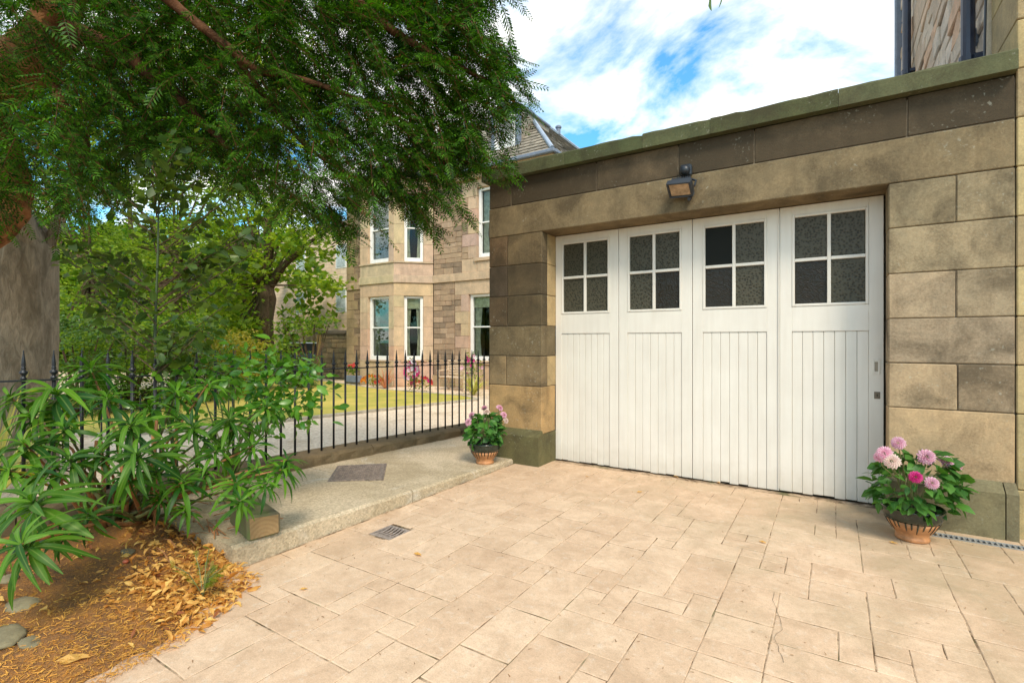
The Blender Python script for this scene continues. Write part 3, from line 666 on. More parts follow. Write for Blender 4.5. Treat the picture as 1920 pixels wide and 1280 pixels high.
# ------------------------------------------------------------ dwarf wall and railings
dwt = thing('dwarf_wall', 'low rough sandstone kerb wall carrying the iron railings', 'wall', (-4.2, 3, 0))
XFc = -4.22
def ztop(y): return zc(y)+.10 if y > -99 else 0
ys = [-4.0,-2.9,-1.7,-.4,.9,2.05,3.62,5.1,6.6,8.1,9.5]
for i in range(len(ys)-1):
    m = MB(); y0, y1 = ys[i]+.004, ys[i+1]-.004; n = 16; vs = []
    for k in range(n+1):
        y = y0+(y1-y0)*k/n; zt = .228-.030*(y-1.5)
        for (x, z, jj) in ((-4.06, -.3, .006),(-4.055, zt-.075, .014),(-4.06, zt-.025, .012),(-4.085, zt, .003),(-4.36, zt+.0, .002),(-4.37,-.42,0)):
            vs.append((x+random.uniform(-jj,jj), y, z+random.uniform(-jj,jj)*.3))
    fs = [(6*k+a, 6*k+(a+1)%6, 6*(k+1)+(a+1)%6, 6*(k+1)+a) for k in range(n) for a in range(6)]+[(5,4,3,2,1,0), tuple(6*n+a for a in range(6))]
    m.add(vs, fs); o = m.build('kerb_stone', M['kerbstone'], dwt, col=(.20,.145,.08,.6)); o.matrix_parent_inverse = Matrix.Translation((4.2,-3,0))
rail_t = thing('railings', 'black spear-topped iron railings on the dwarf wall beside the path', 'railings', (XFc, 0, 0))
SP = .1430; yb0 = 2.97
def zr(y): return .98-.014*(y-2.97)
lo = MB(); a, b = -3.3, 9.3
vs = [(x, y, zr(y)+dz) for y in (a, b) for x, dz in ((-.016,-.006),(.016,-.006),(.016,.004),(-.016,.004))]
lo.add(vs, [(0,1,2,3),(7,6,5,4),(0,4,5,1),(1,5,6,2),(2,6,7,3),(3,7,4,0)]); lo.build('top_rail', M['iron'], rail_t)
fin = MB(); fin.lathe([(.011,-.012),(.012,.0),(.017,.008),(.017,.014),(.010,.020),(.010,.028),(.020,.040),(.022,.047),(.018,.056),(.009,.062),(.013,.070),(.013,.076),(.009,.082),(.012,.092),(.0095,.12),(.006,.15),(.003,.172),(.0045,.177),(.003,.184),(.001,.187)], 10)
fme = fin.build('finial', M['iron'], None, True).data; bpy.data.objects.remove(bpy.data.objects['finial'])
bme = MB().tube([(0,0,0),(0,0,1)], .0105, 8).build('bar', M['iron'], None, True).data; bpy.data.objects.remove(bpy.data.objects['bar'])
for n in range(-44, 44):
    y = yb0+n*SP
    if y < -3.3 or y > 9.3: continue
    zt = .228-.030*(y-1.5)
    o = link('bar', bme, rail_t); o.location = (random.uniform(-.002,.002), y, zt-.01); o.scale = (1,1,zr(y)-zt+.012); 
    f_ = link('finial', fme, o); f_.scale = (1,1,1/o.scale[2]); f_.location = (0,0,(zr(y)-zt+.012)/o.scale[2])
# second, lower railing on the far side of the gravel
low = thing('railings', 'short low iron railings standing beyond the gravel at far left', 'railings')
pa, pb = at(-130, 0, 6.7), at(300, 0, 6.5); pa.z = pb.z = 0
nn = 12; 
for i in range(nn+1):
    p = pa.lerp(pb, i/nn); o = link('bar', bme, low); o.location = (p.x, p.y, GZ); o.scale = (1,1,.73)
    f_ = link('finial', fme, o); f_.scale = (1,1,1/.73); f_.location = (0,0,1)
MB().tube([(pa.x, pa.y, GZ+.72),(pb.x, pb.y, GZ+.72)], .009, 6).build('top_rail', M['iron'], low)

# ------------------------------------------------------------ neighbouring house on the right
nb = thing('neighbouring_house', 'tall rubble stone house side rising behind the right end of the garage', 'house')
XN = .98
MB().box(XN+.02, 8, YF+.02, 10.55, -.1, 11).build('core_wall', M['mortar'], nb)
z = -.1; k = 0; zs = [-.1,.31,.79,1.10,1.41,1.725,2.045,2.36,2.67,2.98]
while zs[-1] < 8: zs.append(zs[-1]+.31)
for i in range(len(zs)-1):
    xx = [XN+.002, XN+(.55 if i % 2 else .8), XN+1.5]
    for a, b in zip(xx, xx[1:]):
        MB().box(a+JG, b-JG, YF-.004, YF+.6 if a < 1 else YF+.2, zs[i]+JG, zs[i+1]-JG, .006, .001).build('quoin', M['stone'], nb, col=random.choice([(.52,.40,.20,.25),(.46,.35,.19,.35),(.56,.44,.22,.2)]))
z = 3.02; cnt = 0
while z < 8.4 and cnt < 290:
    h = random.uniform(.15,.24); y = 5.08
    while y < 10.5:
        l = random.uniform(.35,.85); y1 = min(y+l, 10.52)
        zlo = 1.25+(y-0)*.33      # stones hidden behind the parapet are left out
        if y1-y > .08 and z > max(3.0, EYE+(3.05-EYE)*(y/4.3)*.86):
            if z < 1.25+ y*.75+1.0:
                MB().box(XN-random.uniform(.0,.025), XN+.1, y+.008, y1-.008, z+.008, z+h-.008, .012, .010).build('rubble_stone', M['house_stone'], nb,
                    col=random.choice([(.78,.50,.32,.05),(.72,.58,.44,.1),(.80,.56,.38,.05),(.66,.50,.36,.1),(.78,.64,.50,.05)])); cnt += 1
        y = y1
    z += h
MB().box(XN-.012, XN+.1, 4.99, 5.07, 3.0, 8.4, .01).build('window_margin', M['house_ashlar'], nb, col=(.60,.50,.36,.1))
MB().box(XN-.09, XN+.05, 4.72, 5.1, 3.95, 4.05, .01).build('window_sill', M['house_ashlar'], nb, col=(.50,.38,.20,.2))
MB().box(XN-.10, XN+.03, 10.45, 10.62, 2.9, 9, .02).build('corner_flashing', M['lead'], nb)
for (py_, r, lab) in ((5.23,.045,0),(9.08,.052,1)):
    m = MB(); m.tube([(XN-.085, py_, 2.9),(XN-.085, py_, 9)], r, 12)
    for zz in ((3.45,4.6,6.2) if lab == 0 else (5.1,6.45,7.9)): m.tube([(XN-.085, py_, zz-.035),(XN-.085, py_, zz+.035)], r*1.28, 12); m.box(XN-.06, XN+.02, py_-r*1.5, py_+r*1.5, zz-.02, zz+.02)
    m.build('drain_pipe', simple('blue_black_pipe_paint', (.018,.026,.05), .3, var=.2), nb, smooth=False)
MB().tube([(XN-.03,5.42,2.9),(XN-.03,5.42,9)], .012, 6).tube([(XN-.04,5.0,2.9),(XN-.035,4.97,3.6),(XN-.03,4.93,4.3)], .008, 6).build('cable', M['black'], nb)
MB().box(XN-.06, XN, 5.33, 5.40, 3.62, 3.74, .005).build('cable_box', M['lead'], nb)

# ------------------------------------------------------------ the house beyond the lawn
ho = thing('stone_house', 'two storey sandstone house with canted bay window and slate roof behind the lawn', 'house')
YH = 13.6; XHL, XHR = -16.8, -7.3; YB = 12.62; XB = [-15.82, -14.84, -13.08, -12.10]
HT = (.62,.455,.30,.15)
def hp(mb, name, mat, col=None, parent=ho, smooth=False, kind=None): return mb.build(name, M[mat], parent, smooth, kind, col)
hp(MB().box(XHL+.03, XB[0], YH+.03, 24, GZ, 6.9).box(XB[0], XB[3], YH+2.2, 24, GZ, 6.9).box(XB[3], -10.6, YH+.03, 24, GZ, 6.9).box(-8.6, XHR, YH+.03, 24, GZ, 6.9).box(-10.6,-8.6, YH+1.2, 24, GZ, 6.9)
   .box(-10.6,-8.6, YH+.03, YH+1.2, GZ, .5).box(-10.6,-8.6, YH+.03, YH+1.2, 2.98, 3.9).box(-10.6,-8.6, YH+.03, YH+1.2, 6.6, 6.9), 'wall', 'house_mortar')
# interior darkness backs
hp(MB().box(XB[0], XB[3], YH+2.15, YH+2.19, GZ, 6.9).box(-10.6,-8.6, YH+1.1, YH+1.19, GZ, 6.9), 'room_back', 'dark')
def window(Mx, x0, x1, z0, z1, curtain=True, blind=True):
    """white sash window in a wall face frame: local x along, y inwards, z up"""
    m = MB(); m.M = Mx; fw = .105; d0, d1 = .10, .2
    m.box(x0, x0+fw, d0, d1, z0, z1, .006).box(x1-fw, x1, d0, d1, z0, z1, .006).box(x0+fw, x1-fw, d0, d1, z1-fw*.8, z1, .006).box(x0+fw, x1-fw, d0-.03, d1, z0, z0+fw*1.4, .006)
    zm = (z0+z1)/2+.02; m.box(x0+fw, x1-fw, d0+.02, d1, zm-.022, zm+.022, .005)
    fr = m.build('window', M['white'], ho)
    g_ = MB(); g_.M = Mx; g_.box(x0+fw, x1-fw, d1-.02, d1-.012, z0+fw, z1-fw*.8); g_.build('pane', M['wglass'], fr)
    if blind:
        b_ = MB(); b_.M = Mx; b_.box(x0+fw-.02, x1-fw+.02, d1+.03, d1+.04, z1-.06-(z1-z0)*.17, z1-.02); b_.build('blind', M['blind'], fr)
    if curtain:
        for s_ in curtain if isinstance(curtain, tuple) else (0,1):
            c_ = MB(); c_.M = Mx; n = 14; wd = (x1-x0)*.30; vs = []
            for i in range(n+1):
                for zz, sq in ((z1-.05, 1.0), (z0+(z1-z0)*.35, .62), (z0+.02, .85)):
                    u = i/n*wd*sq; x = (x0+fw*.6+u) if s_ == 0 else (x1-fw*.6-u)
                    vs.append((x, d1+.10+.03*math.sin(i*2.2), zz))
            c_.add(vs, [(3*i+k, 3*(i+1)+k, 3*(i+1)+k+1, 3*i+k+1) for i in range(n) for k in range(2)]); c_.build('curtain', M['curtain'], fr, True)
    return fr
def wg():
    m, t, p, o = newmat('window_glass'); gl = t.nodes.new('ShaderNodeBsdfGlossy'); gl.inputs['Roughness'].default_value = .02
    tr = t.nodes.new('ShaderNodeBsdfTransparent'); tr.inputs[0].default_value = (.8,.85,.82,1); fr = t.nodes.new('ShaderNodeFresnel'); fr.inputs[0].default_value = 1.38
    ms = t.nodes.new('ShaderNodeMixShader'); t.links.new(math_(t, 'MULTIPLY', fr.outputs[0], .8), ms.inputs[0]); t.links.new(tr.outputs[0], ms.inputs[1]); t.links.new(gl.outputs[0], ms.inputs[2]); t.links.new(ms.outputs[0], o.inputs[0]); return m
M['wglass'] = wg()
def face(p0, p1):
    p0 = Vector(p0); p1 = Vector(p1); d = p1-p0; a = math.atan2(d.y, d.x); return Matrix.Translation((p0.x, p0.y, 0)) @ Matrix.Rotation(a, 4, 'Z'), d.length
def bayface(p0, p1, wx0, wx1):
    Mx, L = face(p0, p1)
    def b(x0, x1, z0, z1, pr=0, nm='ashlar_block', c=.006, col=None, th=.3):
        m = MB(); m.M = Mx; m.box(x0+.003, x1-.003, -pr, th, z0+.003, z1-.003, c); hp(m, nm, 'house_ashlar', col or tuple(q*random.uniform(.9,1.08) for q in HT[:3])+(HT[3],))
    for (s0, s1, zlo, zhi) in ((.58, 2.88, GZ, 3.33), (4.10, 6.5, 3.62, 6.75)):
        if zlo < 0: b(0, L, GZ, -.05, .05, 'plinth', .02); b(0, L, -.05, .52, 0, 'apron'); b(wx0-.12, wx1+.12, .52, s0, .05, 'window_sill'); b(0, wx0-.12, .52, s0); b(wx1+.12, L, .52, s0)
        else: b(0, L, zlo, s0-.06, 0, 'apron'); b(0, L, s0-.06, s0, .04, 'window_sill')
        zz = s0; 
        while zz < s1-.02:
            z2 = min(zz+random.choice((.5,.62,.7)), s1)
            if s1-z2 < .25: z2 = s1
            b(0, wx0, zz, z2); b(wx1, L, zz, z2); zz = z2
        b(0, L, s1, zhi, 0, 'lintel')
        window(Mx, wx0, wx1, s0, s1)
    b(-.02, L+.02, 3.33, 3.62, .05, 'string_course', .015, th=.2)
    b(-.03, L+.03, 6.75, 6.98, .10, 'cornice', .03, th=.2); b(-.05, L+.05, 6.98, 7.13, .20, 'cornice', .03, col=(.50,.38,.22,.5), th=.2)
    m = MB(); m.M = Mx; m.box(-.08, L+.08, -.30, -.19, 7.05, 7.2, .03); hp(m, 'gutter', 'black')
bayface((XB[0],YH),(XB[1],YB), .36, 1.03); bayface((XB[1],YB),(XB[2],YB), .42, 1.50); bayface((XB[2],YB),(XB[3],YH), .36, 1.03)
hp(MB().add([(XB[0],YH+.4,7.14),(XB[0],YH,7.14),(XB[1],YB,7.14),(XB[2],YB,7.14),(XB[3],YH,7.14),(XB[3],YH+.4,7.14)], [(0,1,2,3,4,5)]), 'bay_roof', 'lead')
# iron cresting round the bay roof
cre = MB(); ringp = [(XB[0]+.05,YH-.1),(XB[1],YB-.1),(XB[2],YB-.1),(XB[3]-.05,YH-.1)]
for (x0,y0),(x1,y1) in zip(ringp, ringp[1:]):
    L = math.hypot(x1-x0, y1-y0); n = int(L/.26)
    for zz in (7.22,7.5): cre.tube([(x0,y0,zz),(x1,y1,zz)], .012, 5)
    for i in range(n+1):
        t_ = i/n; x, y = x0+(x1-x0)*t_, y0+(y1-y0)*t_; cre.tube([(x,y,7.14),(x,y,7.62)], .010, 5); cre.lathe([(.004,0),(.03,.02),(.004,.06)], 6, (x,y,7.6))
        if i < n:
            t2_ = (i+.5)/n; xc, yc = x0+(x1-x0)*t2_, y0+(y1-y0)*t2_
            cre.tube([(xc+(x1-x0)/L*.1*math.cos(a_), yc+(y1-y0)/L*.1*math.cos(a_), 7.36+.12*math.sin(a_)) for a_ in np.linspace(0,2*PI,11)], .008, 4, False)
hp(cre, 'roof_cresting', 'iron')
# flat wall parts of front
def fb(x0, x1, z0, z1, pr, nm, col, mat='house_ashlar', c=.008, th=.16): return hp(MB().box(x0+.004, x1-.004, YH-pr, YH+th, z0+.004, z1-.004, c, .003), nm, mat, col)
RB = [(.38,.27,.18,.3),(.44,.31,.20,.25),(.34,.24,.165,.3),(.48,.34,.22,.2),(.30,.22,.15,.35),(.42,.29,.19,.25),(.52,.37,.25,.15)]
def rubble(x0, x1, z0, z1, hmin=.15, hmax=.23, wmin=.28, wmax=.6):
    z = z0
    while z < z1-.03:
        h = random.uniform(hmin, hmax); zz = min(z+h, z1)
        if z1-zz < .08: zz = z1
        x = x0
        while x < x1-.02:
            xx = min(x+random.uniform(wmin, wmax), x1)
            if x1-xx < .12: xx = x1
            fb(x, xx, z, zz, random.uniform(0,.018), 'rubble_stone', random.choice(RB), 'house_stone', .010); x = xx
        z = zz
rubble(XB[3]+.02, -11.12, GZ+.4, 3.33); rubble(XB[3]+.02, -10.80, 3.62, 6.75)
rubble(XHL+.45, XB[0], .2, 3.33, wmin=.3, wmax=.5); rubble(XHL+.45, XB[0], 3.62, 6.75, wmin=.3, wmax=.5)
fb(XB[3], -11.12, GZ, GZ+.4, .05, 'plinth', (.40,.30,.18,.4))
for s_, (zlo, zhi) in enumerate(((GZ,3.33),(3.62,6.75))):
    z = zlo; k = 0
    while z < zhi-.05:
        zz = min(z+.36, zhi); fb(XHL, XHL+(.45 if k % 2 else .68), z, zz, .02, 'quoin', (.46,.34,.20,.45)); z = zz; k += 1
for (a, b_, z0, z1, s0, s1, ex) in ((-10.5,-9.3,GZ,3.33,.60,2.86,.33),(-10.14,-9.0,3.62,6.75,4.08,6.45,.38)):
    fb(a-ex-.28, a-.0, z0 if z0 > 0 else GZ, s0, 0, 'apron', HT); fb(a, b_, z0 if z0>0 else GZ, s0-.12, 0, 'apron', HT); fb(a-.12, b_+.12, s0-.12, s0, .06, 'window_sill', HT)
    z = s0; k = 0
    while z < s1-.02:
        zz = min(z+.42, s1); 
        if s1-zz < .2: zz = s1
        fb(a-ex-(.26 if k % 2 else 0), a, z, zz, .012, 'margin_stone', tuple(q*random.uniform(.88,1.06) for q in HT[:3])+(.3,)); 
        if k % 2 == 0: rubble(a-ex-.27, a-ex, z, zz, .18, .22, .26, .3)
        fb(b_, b_+.3, z, zz, .012, 'margin_stone', HT); z = zz; k += 1
    fb(a-ex-.28, b_+.3, s1, z1, .0, 'lintel', HT)
    window(Matrix.Translation((0,YH,0)), a, b_, s0, s1, curtain=(0,1), blind=(s0 < 1))
fb(XB[3], XHR, 3.33, 3.62, .06, 'string_course', HT, c=.015); fb(XHL, XB[0], 3.33, 3.62, .06, 'string_course', HT, c=.015)
fb(-9.0, XHR, GZ, 3.33, 0, 'ashlar_block', HT); fb(-8.7, XHR, 3.62, 6.75, 0, 'ashlar_block', HT)
for cb in ((XB[3], XHR+.1, YH-.14, YH+.2, 6.752, 6.9, .02),(XB[3], XHR+.2, YH-.26, YH+.2, 6.902, 6.98, .02),(XHR-.05, XHR+.14, YH+.2, 24, 6.752, 6.9, .02),(XHR-.1, XHR+.2, YH+.2, 24, 6.902, 6.98, .02),(XHL-.1, XB[0]+.0, YH-.2, YH+.2, 6.752, 6.98, .02)): hp(MB().box(*cb), 'cornice', 'house_ashlar', (.58,.42,.25,.2))
for cb in ((XB[3]+.1, XHR+.3, YH-.38, YH-.262, 6.93, 7.06, .03),(XHR+.202, XHR+.32, YH-.26, 24, 6.93, 7.06, .03),(XHL-.2, XB[0]-.1, YH-.34, YH-.22, 6.93, 7.06, .03)): hp(MB().box(*cb), 'gutter', 'lead', None)
hp(MB().box(XHR-.05, XHR, YH+.2, 24, GZ, 6.75), 'side_wall', 'house_ashlar', HT)
# roof: hipped, slated
E = [(XHL-.3,YH-.3),(XHR+.2,YH-.3),(XHR+.2,24.3),(XHL-.3,24.3)]; k_ = 2.38; ZE, ZT = 7.02, 9.72
T = [(XHL-.3+k_,YH-.3+k_),(XHR+.2-k_,YH-.3+k_),(XHR+.2-k_,24.3-k_),(XHL-.3+k_,24.3-k_)]
rv = [(x,y,ZE-.02) for x,y in E]+[(x,y,ZT-.02) for x,y in T]
roof = hp(MB().add(rv, [(0,1,5,4),(1,2,6,5),(2,3,7,6),(3,0,4,7),(4,5,6,7)]), 'roof', 'lead')
def slates(p0, p1, q0, q1, name='slates'):   # eave edge p0-p1, top edge q0-q1
    p0, p1, q0, q1 = map(Vector, (p0,p1,q0,q1)); u = (p1-p0).normalized(); H = (q0-p0) - u*((q0-p0).dot(u)); hl = H.length; hd_ = H.normalized(); n = u.cross(hd_)
    if n.z < 0: n = -n
    m = MB(); rows = int(hl/.19); 
    for r in range(rows):
        t0 = r/rows; a = (q0-p0).dot(u)*t0; b = (p1-p0).length + ((q1-p1).dot(u))*t0; x = a + (r % 2)*.13
        while x < b:
            wd = random.uniform(.2,.3); x1 = min(x+wd, b)
            o_ = p0 + hd_*(hl*t0 - random.uniform(0,.02)); l = .25; z0 = .035+random.uniform(-.004,.008)
            c = [o_+u*(x+.006)+n*z0, o_+u*(x1-.006)+n*z0, o_+u*(x1-.006)+hd_*l+n*.006, o_+u*(x+.006)+hd_*l+n*.006, o_+u*(x+.006)+n*(z0-.015), o_+u*(x1-.006)+n*(z0-.015)]
            m.add(c, [(0,1,2,3),(4,5,1,0)]); x = x1
    return m.build(name, M['slate'], roof, kind='stuff')
e3 = [Vector((x,y,ZE)) for x,y in E]; t3 = [Vector((x,y,ZT)) for x,y in T]
slates(e3[0], e3[1], t3[0], t3[1]); slates(e3[1], e3[2], t3[1], t3[2])
MB().tube([e3[1]+V(0,0,.06), t3[1]+V(0,0,.06)], .07, 8).tube([t3[0]+V(0,0,.05), t3[1]+V(0,0,.05), t3[2]+V(0,0,.05)], .07, 8).tube([e3[0]+V(0,0,.06), t3[0]+V(0,0,.06)], .07, 8).build('hip_flashing', simple('pale_blue_lead', (.30,.36,.44), .45, var=.12), roof)
MB().lathe([(.09,0),(.09,.25),(.13,.27),(.13,.33),(.02,.4)], 10, (XHR+.2-k_,18.3,9.74)).build('roof_vent', M['lead'], roof)
# dormer
dx0, dx1, dy = -9.75, -8.62, 13.86
dm = hp(MB().box(dx0, dx0+.16, dy, 15.9, 7.5, 8.95, .01).box(dx1-.16, dx1, dy, dy+.15, 7.5, 8.95, .01).box(dx0+.16, dx1-.16, dy, dy+.15, 7.5, 7.66, .01).box(dx0+.16, dx1-.16, dy, dy+.15, 8.75, 8.95, .01).box(dx0-.08, dx1+.08, dy-.12, 15.9, 8.952, 9.04, .02), 'dormer', 'lead')
m = MB().box(dx0+.16, dx0+.25, dy-.015, dy+.1, 7.66, 8.75, .005).box(dx1-.25, dx1-.16, dy-.015, dy+.1, 7.66, 8.75, .005).box(dx0+.25, dx1-.25, dy-.015, dy+.1, 7.66, 7.76, .005).box(dx0+.25, dx1-.25, dy-.015, dy+.1, 8.66, 8.75, .005)
m.build('dormer_window', M['white'], dm); MB().box(dx0+.25, dx1-.25, dy+.05, dy+.06, 7.76, 8.66).build('dormer_pane', simple('milky_pane', (.62,.62,.58), .15, var=.2, sc=2), dm)
MB().box(dx1-.012, dx1-.002, dy+.15, 15.9, 7.5, 8.95).build('cheek', M['slate'], dm)
# garden wall left of the house
gw = thing('garden_wall', 'rubble garden wall with rounded cope at the left corner of the house', 'wall', (-18.2,14.2,GZ))
MB().box(-1.2,1.4,-.02,.35,0,1.95).build('core_wall', M['house_mortar'], gw)
z = 0
while z < 1.9:
    h = random.uniform(.15,.26); zz = min(z+h, 1.93); x = -1.0
    while x < 1.38:
        xx = min(x+random.uniform(.22,.5), 1.4); MB().box(x+.01, xx-.01, -.05-random.uniform(0,.03), .1, z+.01, zz-.01, .015, .008).build('rubble_stone', M['house_stone'], gw, col=random.choice([(.22,.17,.10,.4),(.28,.21,.12,.3),(.18,.15,.09,.4)])); x = xx
    z = zz
MB().box(-1.3,-1.0,-.09,.4,0,1.93,.02).build('end_pier', M['house_ashlar'], gw, col=(.40,.27,.10,.5))
c_ = MB(); c_.add([(x, .15+.27*math.cos(a_), 1.93+.16*math.sin(a_)) for x in (-1.36,1.4) for a_ in np.linspace(0,PI,9)], [(i,i+1,i+10,i+9) for i in range(8)]+[tuple(range(9))[::-1], tuple(range(9,18)),(0,9,17,8)]); c_.build('cope', M['house_stone'], gw, col=(.12,.10,.07,.5))
# far building
fbld = thing('far_building', 'pale brick building wall glimpsed between the sycamore and the house', 'building', (-36,26,GZ))
wl = MB(); wl.box(-24,14,0,8,0,10.8); wl.build('wall', M['far'], fbld)
for (wx, wz) in ((3.2,3.9),(3.2,7.4),(-2,3.9),(-2,7.4),(-8,3.9),(-8,7.4),(-14,3.9),(-14,7.4),(8,4),(8,7.4)):
    f_ = MB().box(wx-.65, wx+.65, -.03, .05, wz, wz+1.9, .02).build('window', M['white'], fbld); MB().box(wx-.52, wx+.52, -.05, -.035, wz+.12, wz+1.78).build('pane', simple('pale_reflecting_pane', (.45,.50,.50), .1), f_)
MB().box(-24.2,14.2,-.2,8.2,10.8,11.1,.05).build('parapet', M['far'], fbld)

# parked car behind the wall
car = thing('parked_car', 'dark blue car parked beyond the garden wall, seen in part', 'car', tuple(at(600,640,27).xy)+(GZ,), math.radians(205))
def loft(sections):
    m = MB(); n = len(sections[0][1]); vs = []
    for x, pr in sections:
        vs += [(x, y, z) for y, z in pr]
    fs = [(i*n+k, i*n+(k+1)%n, (i+1)*n+(k+1)%n, (i+1)*n+k) for i in range(len(sections)-1) for k in range(n)]+[tuple(range(n))[::-1], tuple((len(sections)-1)*n+k for k in range(n))]
    return m.add(vs, fs)
def sec(x, zb, zs, zt, wb, wt): return (x, [(-wb,zb),(wb,zb),(wb+.04,(zb+zs)/2),(wb,zs),(wt,zt),(-wt,zt),(-wb,zs),(-wb-.04,(zb+zs)/2)])
loft([sec(-2.1,.35,.75,.80,.75,.7),sec(-1.95,.25,.85,.9,.85,.8),sec(-.9,.22,.95,1.02,.88,.8),sec(.9,.22,.98,1.05,.88,.8),sec(2.0,.25,.92,1.0,.85,.8),sec(2.2,.35,.8,.86,.75,.7)]).build('body', M['car'], car)
loft([sec(-1.0,.96,1.0,1.03,.80,.76),sec(-.3,.98,1.05,1.5,.80,.62),sec(1.4,.98,1.05,1.52,.80,.62),sec(2.0,.96,1.0,1.08,.80,.72)]).build('cabin_glass', M['pane_plain'], car)
for s_ in (-1,1):
    MB().tube([(-1.0,.79*s_,1.02),(-.3,.63*s_,1.51),(1.4,.63*s_,1.53),(2.0,.74*s_,1.06)], .03, 6).build('window_trim', M['galv'], car); MB().box(-.75,-.6,.86*s_-.09,.86*s_+.09,1.0,1.14,.03).build('wing_mirror', M['car'], car)
    for x in (-1.35,1.35):
        wm = MB(); wm.M = Matrix.Translation((x,.82*s_,.33)) @ Matrix.Rotation(PI/2,4,'X'); wm.lathe([(.2,-.1),(.33,-.1),(.33,.1),(.2,.1)], 18); wm.build('wheel', M['tyre'], car)

# ------------------------------------------------------------ garden furniture and flowers beyond the railings
bn = thing('garden_bench', 'weathered slatted wooden bench against the house wall', 'bench', (-10.35,12.75,GZ), math.radians(-6))
for x in (-.6,.6):
    MB().box(x-.03,x+.03,-.27,-.21,0,.62,.006).build('leg', M['wood'], bn); MB().box(x-.03,x+.03,.2,.26,0,.92,.006).build('leg', M['wood'], bn); MB().box(x-.035,x+.035,-.3,.24,.62,.66,.006).build('armrest', M['wood'], bn); MB().box(x-.025,x+.025,-.21,.2,.36,.42).build('side_rail', M['wood'], bn)
for i in range(5): MB().box(-.63,.63,-.26+i*.095,-.185+i*.095,.425,.45,.004).build('seat_slat', M['wood'], bn)
for i in range(5): MB().box(-.57,.57,.19+i*.012,.215+i*.012,.50+i*.085,.555+i*.085,.004).build('back_slat', M['wood'], bn)
MB().box(-.6,.6,.2,.26,.92,.98,.008).build('top_rail', M['wood'], bn)
def blades(name, label, p, n, L, wd, mat, droop=.5, cat='plant', spread=1.0):
    t = thing(name, label, cat, p)
    for i in range(n):
        a = random.uniform(0,2*PI); el = random.uniform(.55,1.4); l = L*random.uniform(.6,1.1); m = MB(); vs = []; K = 6
        dx, dy_ = math.cos(a), math.sin(a); sx, sy = -dy_, dx
        for k in range(K+1):
            s = k/K; r = l*s*math.cos(el)*spread + l*.25*s*s*droop; z_ = l*s*math.sin(el) - l*droop*s**3*.7; ww = wd*(1-s**2)*.5+.001
            vs += [(dx*r+sx*ww, dy_*r+sy*ww, z_), (dx*r, dy_*r, z_-.004), (dx*r-sx*ww, dy_*r-sy*ww, z_)]
        m.add(vs, [(3*k+j, 3*k+j+1, 3*k+j+4, 3*k+j+3) for k in range(K) for j in range(2)]); m.build('blade', M[mat], t, True)
    return t
pf = at(888,735,14.9); blades('variegated_phormium', 'clump of yellow-striped sword leaves beside the bench', (pf.x,pf.y,GZ), 48, 1.1, .05, 'varieg', .5)
pc = at(722,735,17.0); blades('bronze_phormium', 'pinkish bronze spiky plant below the bay window', (pc.x,pc.y,GZ), 36, .95, .045, 'bronze', .3)
py_ = at(22,800,4.7); blades('spiky_plant', 'pale yellow-green strappy leaves behind the railings at far left', (-7.0,1.35,GZ), 22, 1.5, .05, 'varieg', .15)
LEAF2 = ([(0,0,0),(.32,.45,.05),(0,1,-.05),(-.32,.45,.05),(0,.5,-.02)], [(0,1,4),(1,2,4),(4,2,3),(0,4,3)])
LEAF1 = ([(0,0,0),(.33,.45,.06),(0,1,0),(-.33,.45,.06)], [(0,1,2),(0,2,3)])
PALM = ([(0,0,0),(.25,.15,.02),(.55,.35,.0),(.3,.5,.03),(.42,.85,-.02),(.12,.7,.02),(0,1.05,-.03),(-.12,.7,.02),(-.42,.85,-.02),(-.3,.5,.03),(-.55,.35,0),(-.25,.15,.02)],
        [(0,1,3),(1,2,3),(0,3,5),(3,4,5),(0,5,7),(5,6,7),(0,7,9),(7,8,9),(0,9,11),(9,10,11)])
def cloud(n, c, r, sz, tmpl, mat, name, parent=None, kind='stuff', shell=.0, updir=.6, down=-.1):
    p = rng.normal(size=(n,3)); p /= np.linalg.norm(p,axis=1,keepdims=True); rad = rng.uniform(shell,1,n)**(1/2.2); p = p*rad[:,None]*np.array(r)+np.array(c)
    d = rng.normal(size=(n,3)); d[:,2] = d[:,2]*.5+down; M_ = frames(d, rng.normal(0,.7,n), rng.uniform(.7,1.3,n)*sz)
    return link(name, inst_mesh(name, *tmpl, M_, p, mat), parent, kind)
def flower_clump(name, label, p, r, nl, fl_, lsz=.06, cat='flowers'):
    t = thing(name, label, cat, p); cloud(nl, (0,0,r[2]), r, lsz, LEAF1, M['mid'], 'foliage', t)
    for (mt, nf, fs) in fl_:
        for i in range(nf):
            a = rng.normal(size=3); a /= np.linalg.norm(a); a[2] = abs(a[2])*.9-.2; m = MB(); q = Vector((a[0]*r[0], a[1]*r[1]-.02, r[2]+a[2]*r[2]))
            for k in range(6):
                b_ = 2*PI*k/6; m.add([q, q+V(math.cos(b_)*fs, -.02, math.sin(b_)*fs), q+V(math.cos(b_+1)*fs,-.02,math.sin(b_+1)*fs)], [(0,1,2)])
            m.build('flower', M[mt], t)
    return t
q = at(728,700,16.6); 
stand = at(737,700,15.8)
p1 = at(819,735,15.6); flower_clump('petunia_column', 'tall column of pink, purple and white petunias left of the bench', (p1.x-.45,p1.y-.6,GZ), (.24,.2,.60), 260, [('magenta',22,.07),('wpetal',22,.07),('pink',14,.07)])
p1 = at(742,735,16.3); 
p1 = at(740,732,16.6)
p2 = at(700,735,17.3); flower_clump('orange_flowers', 'low orange and red flowers under the bay window', (p2.x,p2.y,GZ), (.45,.3,.25), 220, [('orange',16,.07),('red',10,.06)])
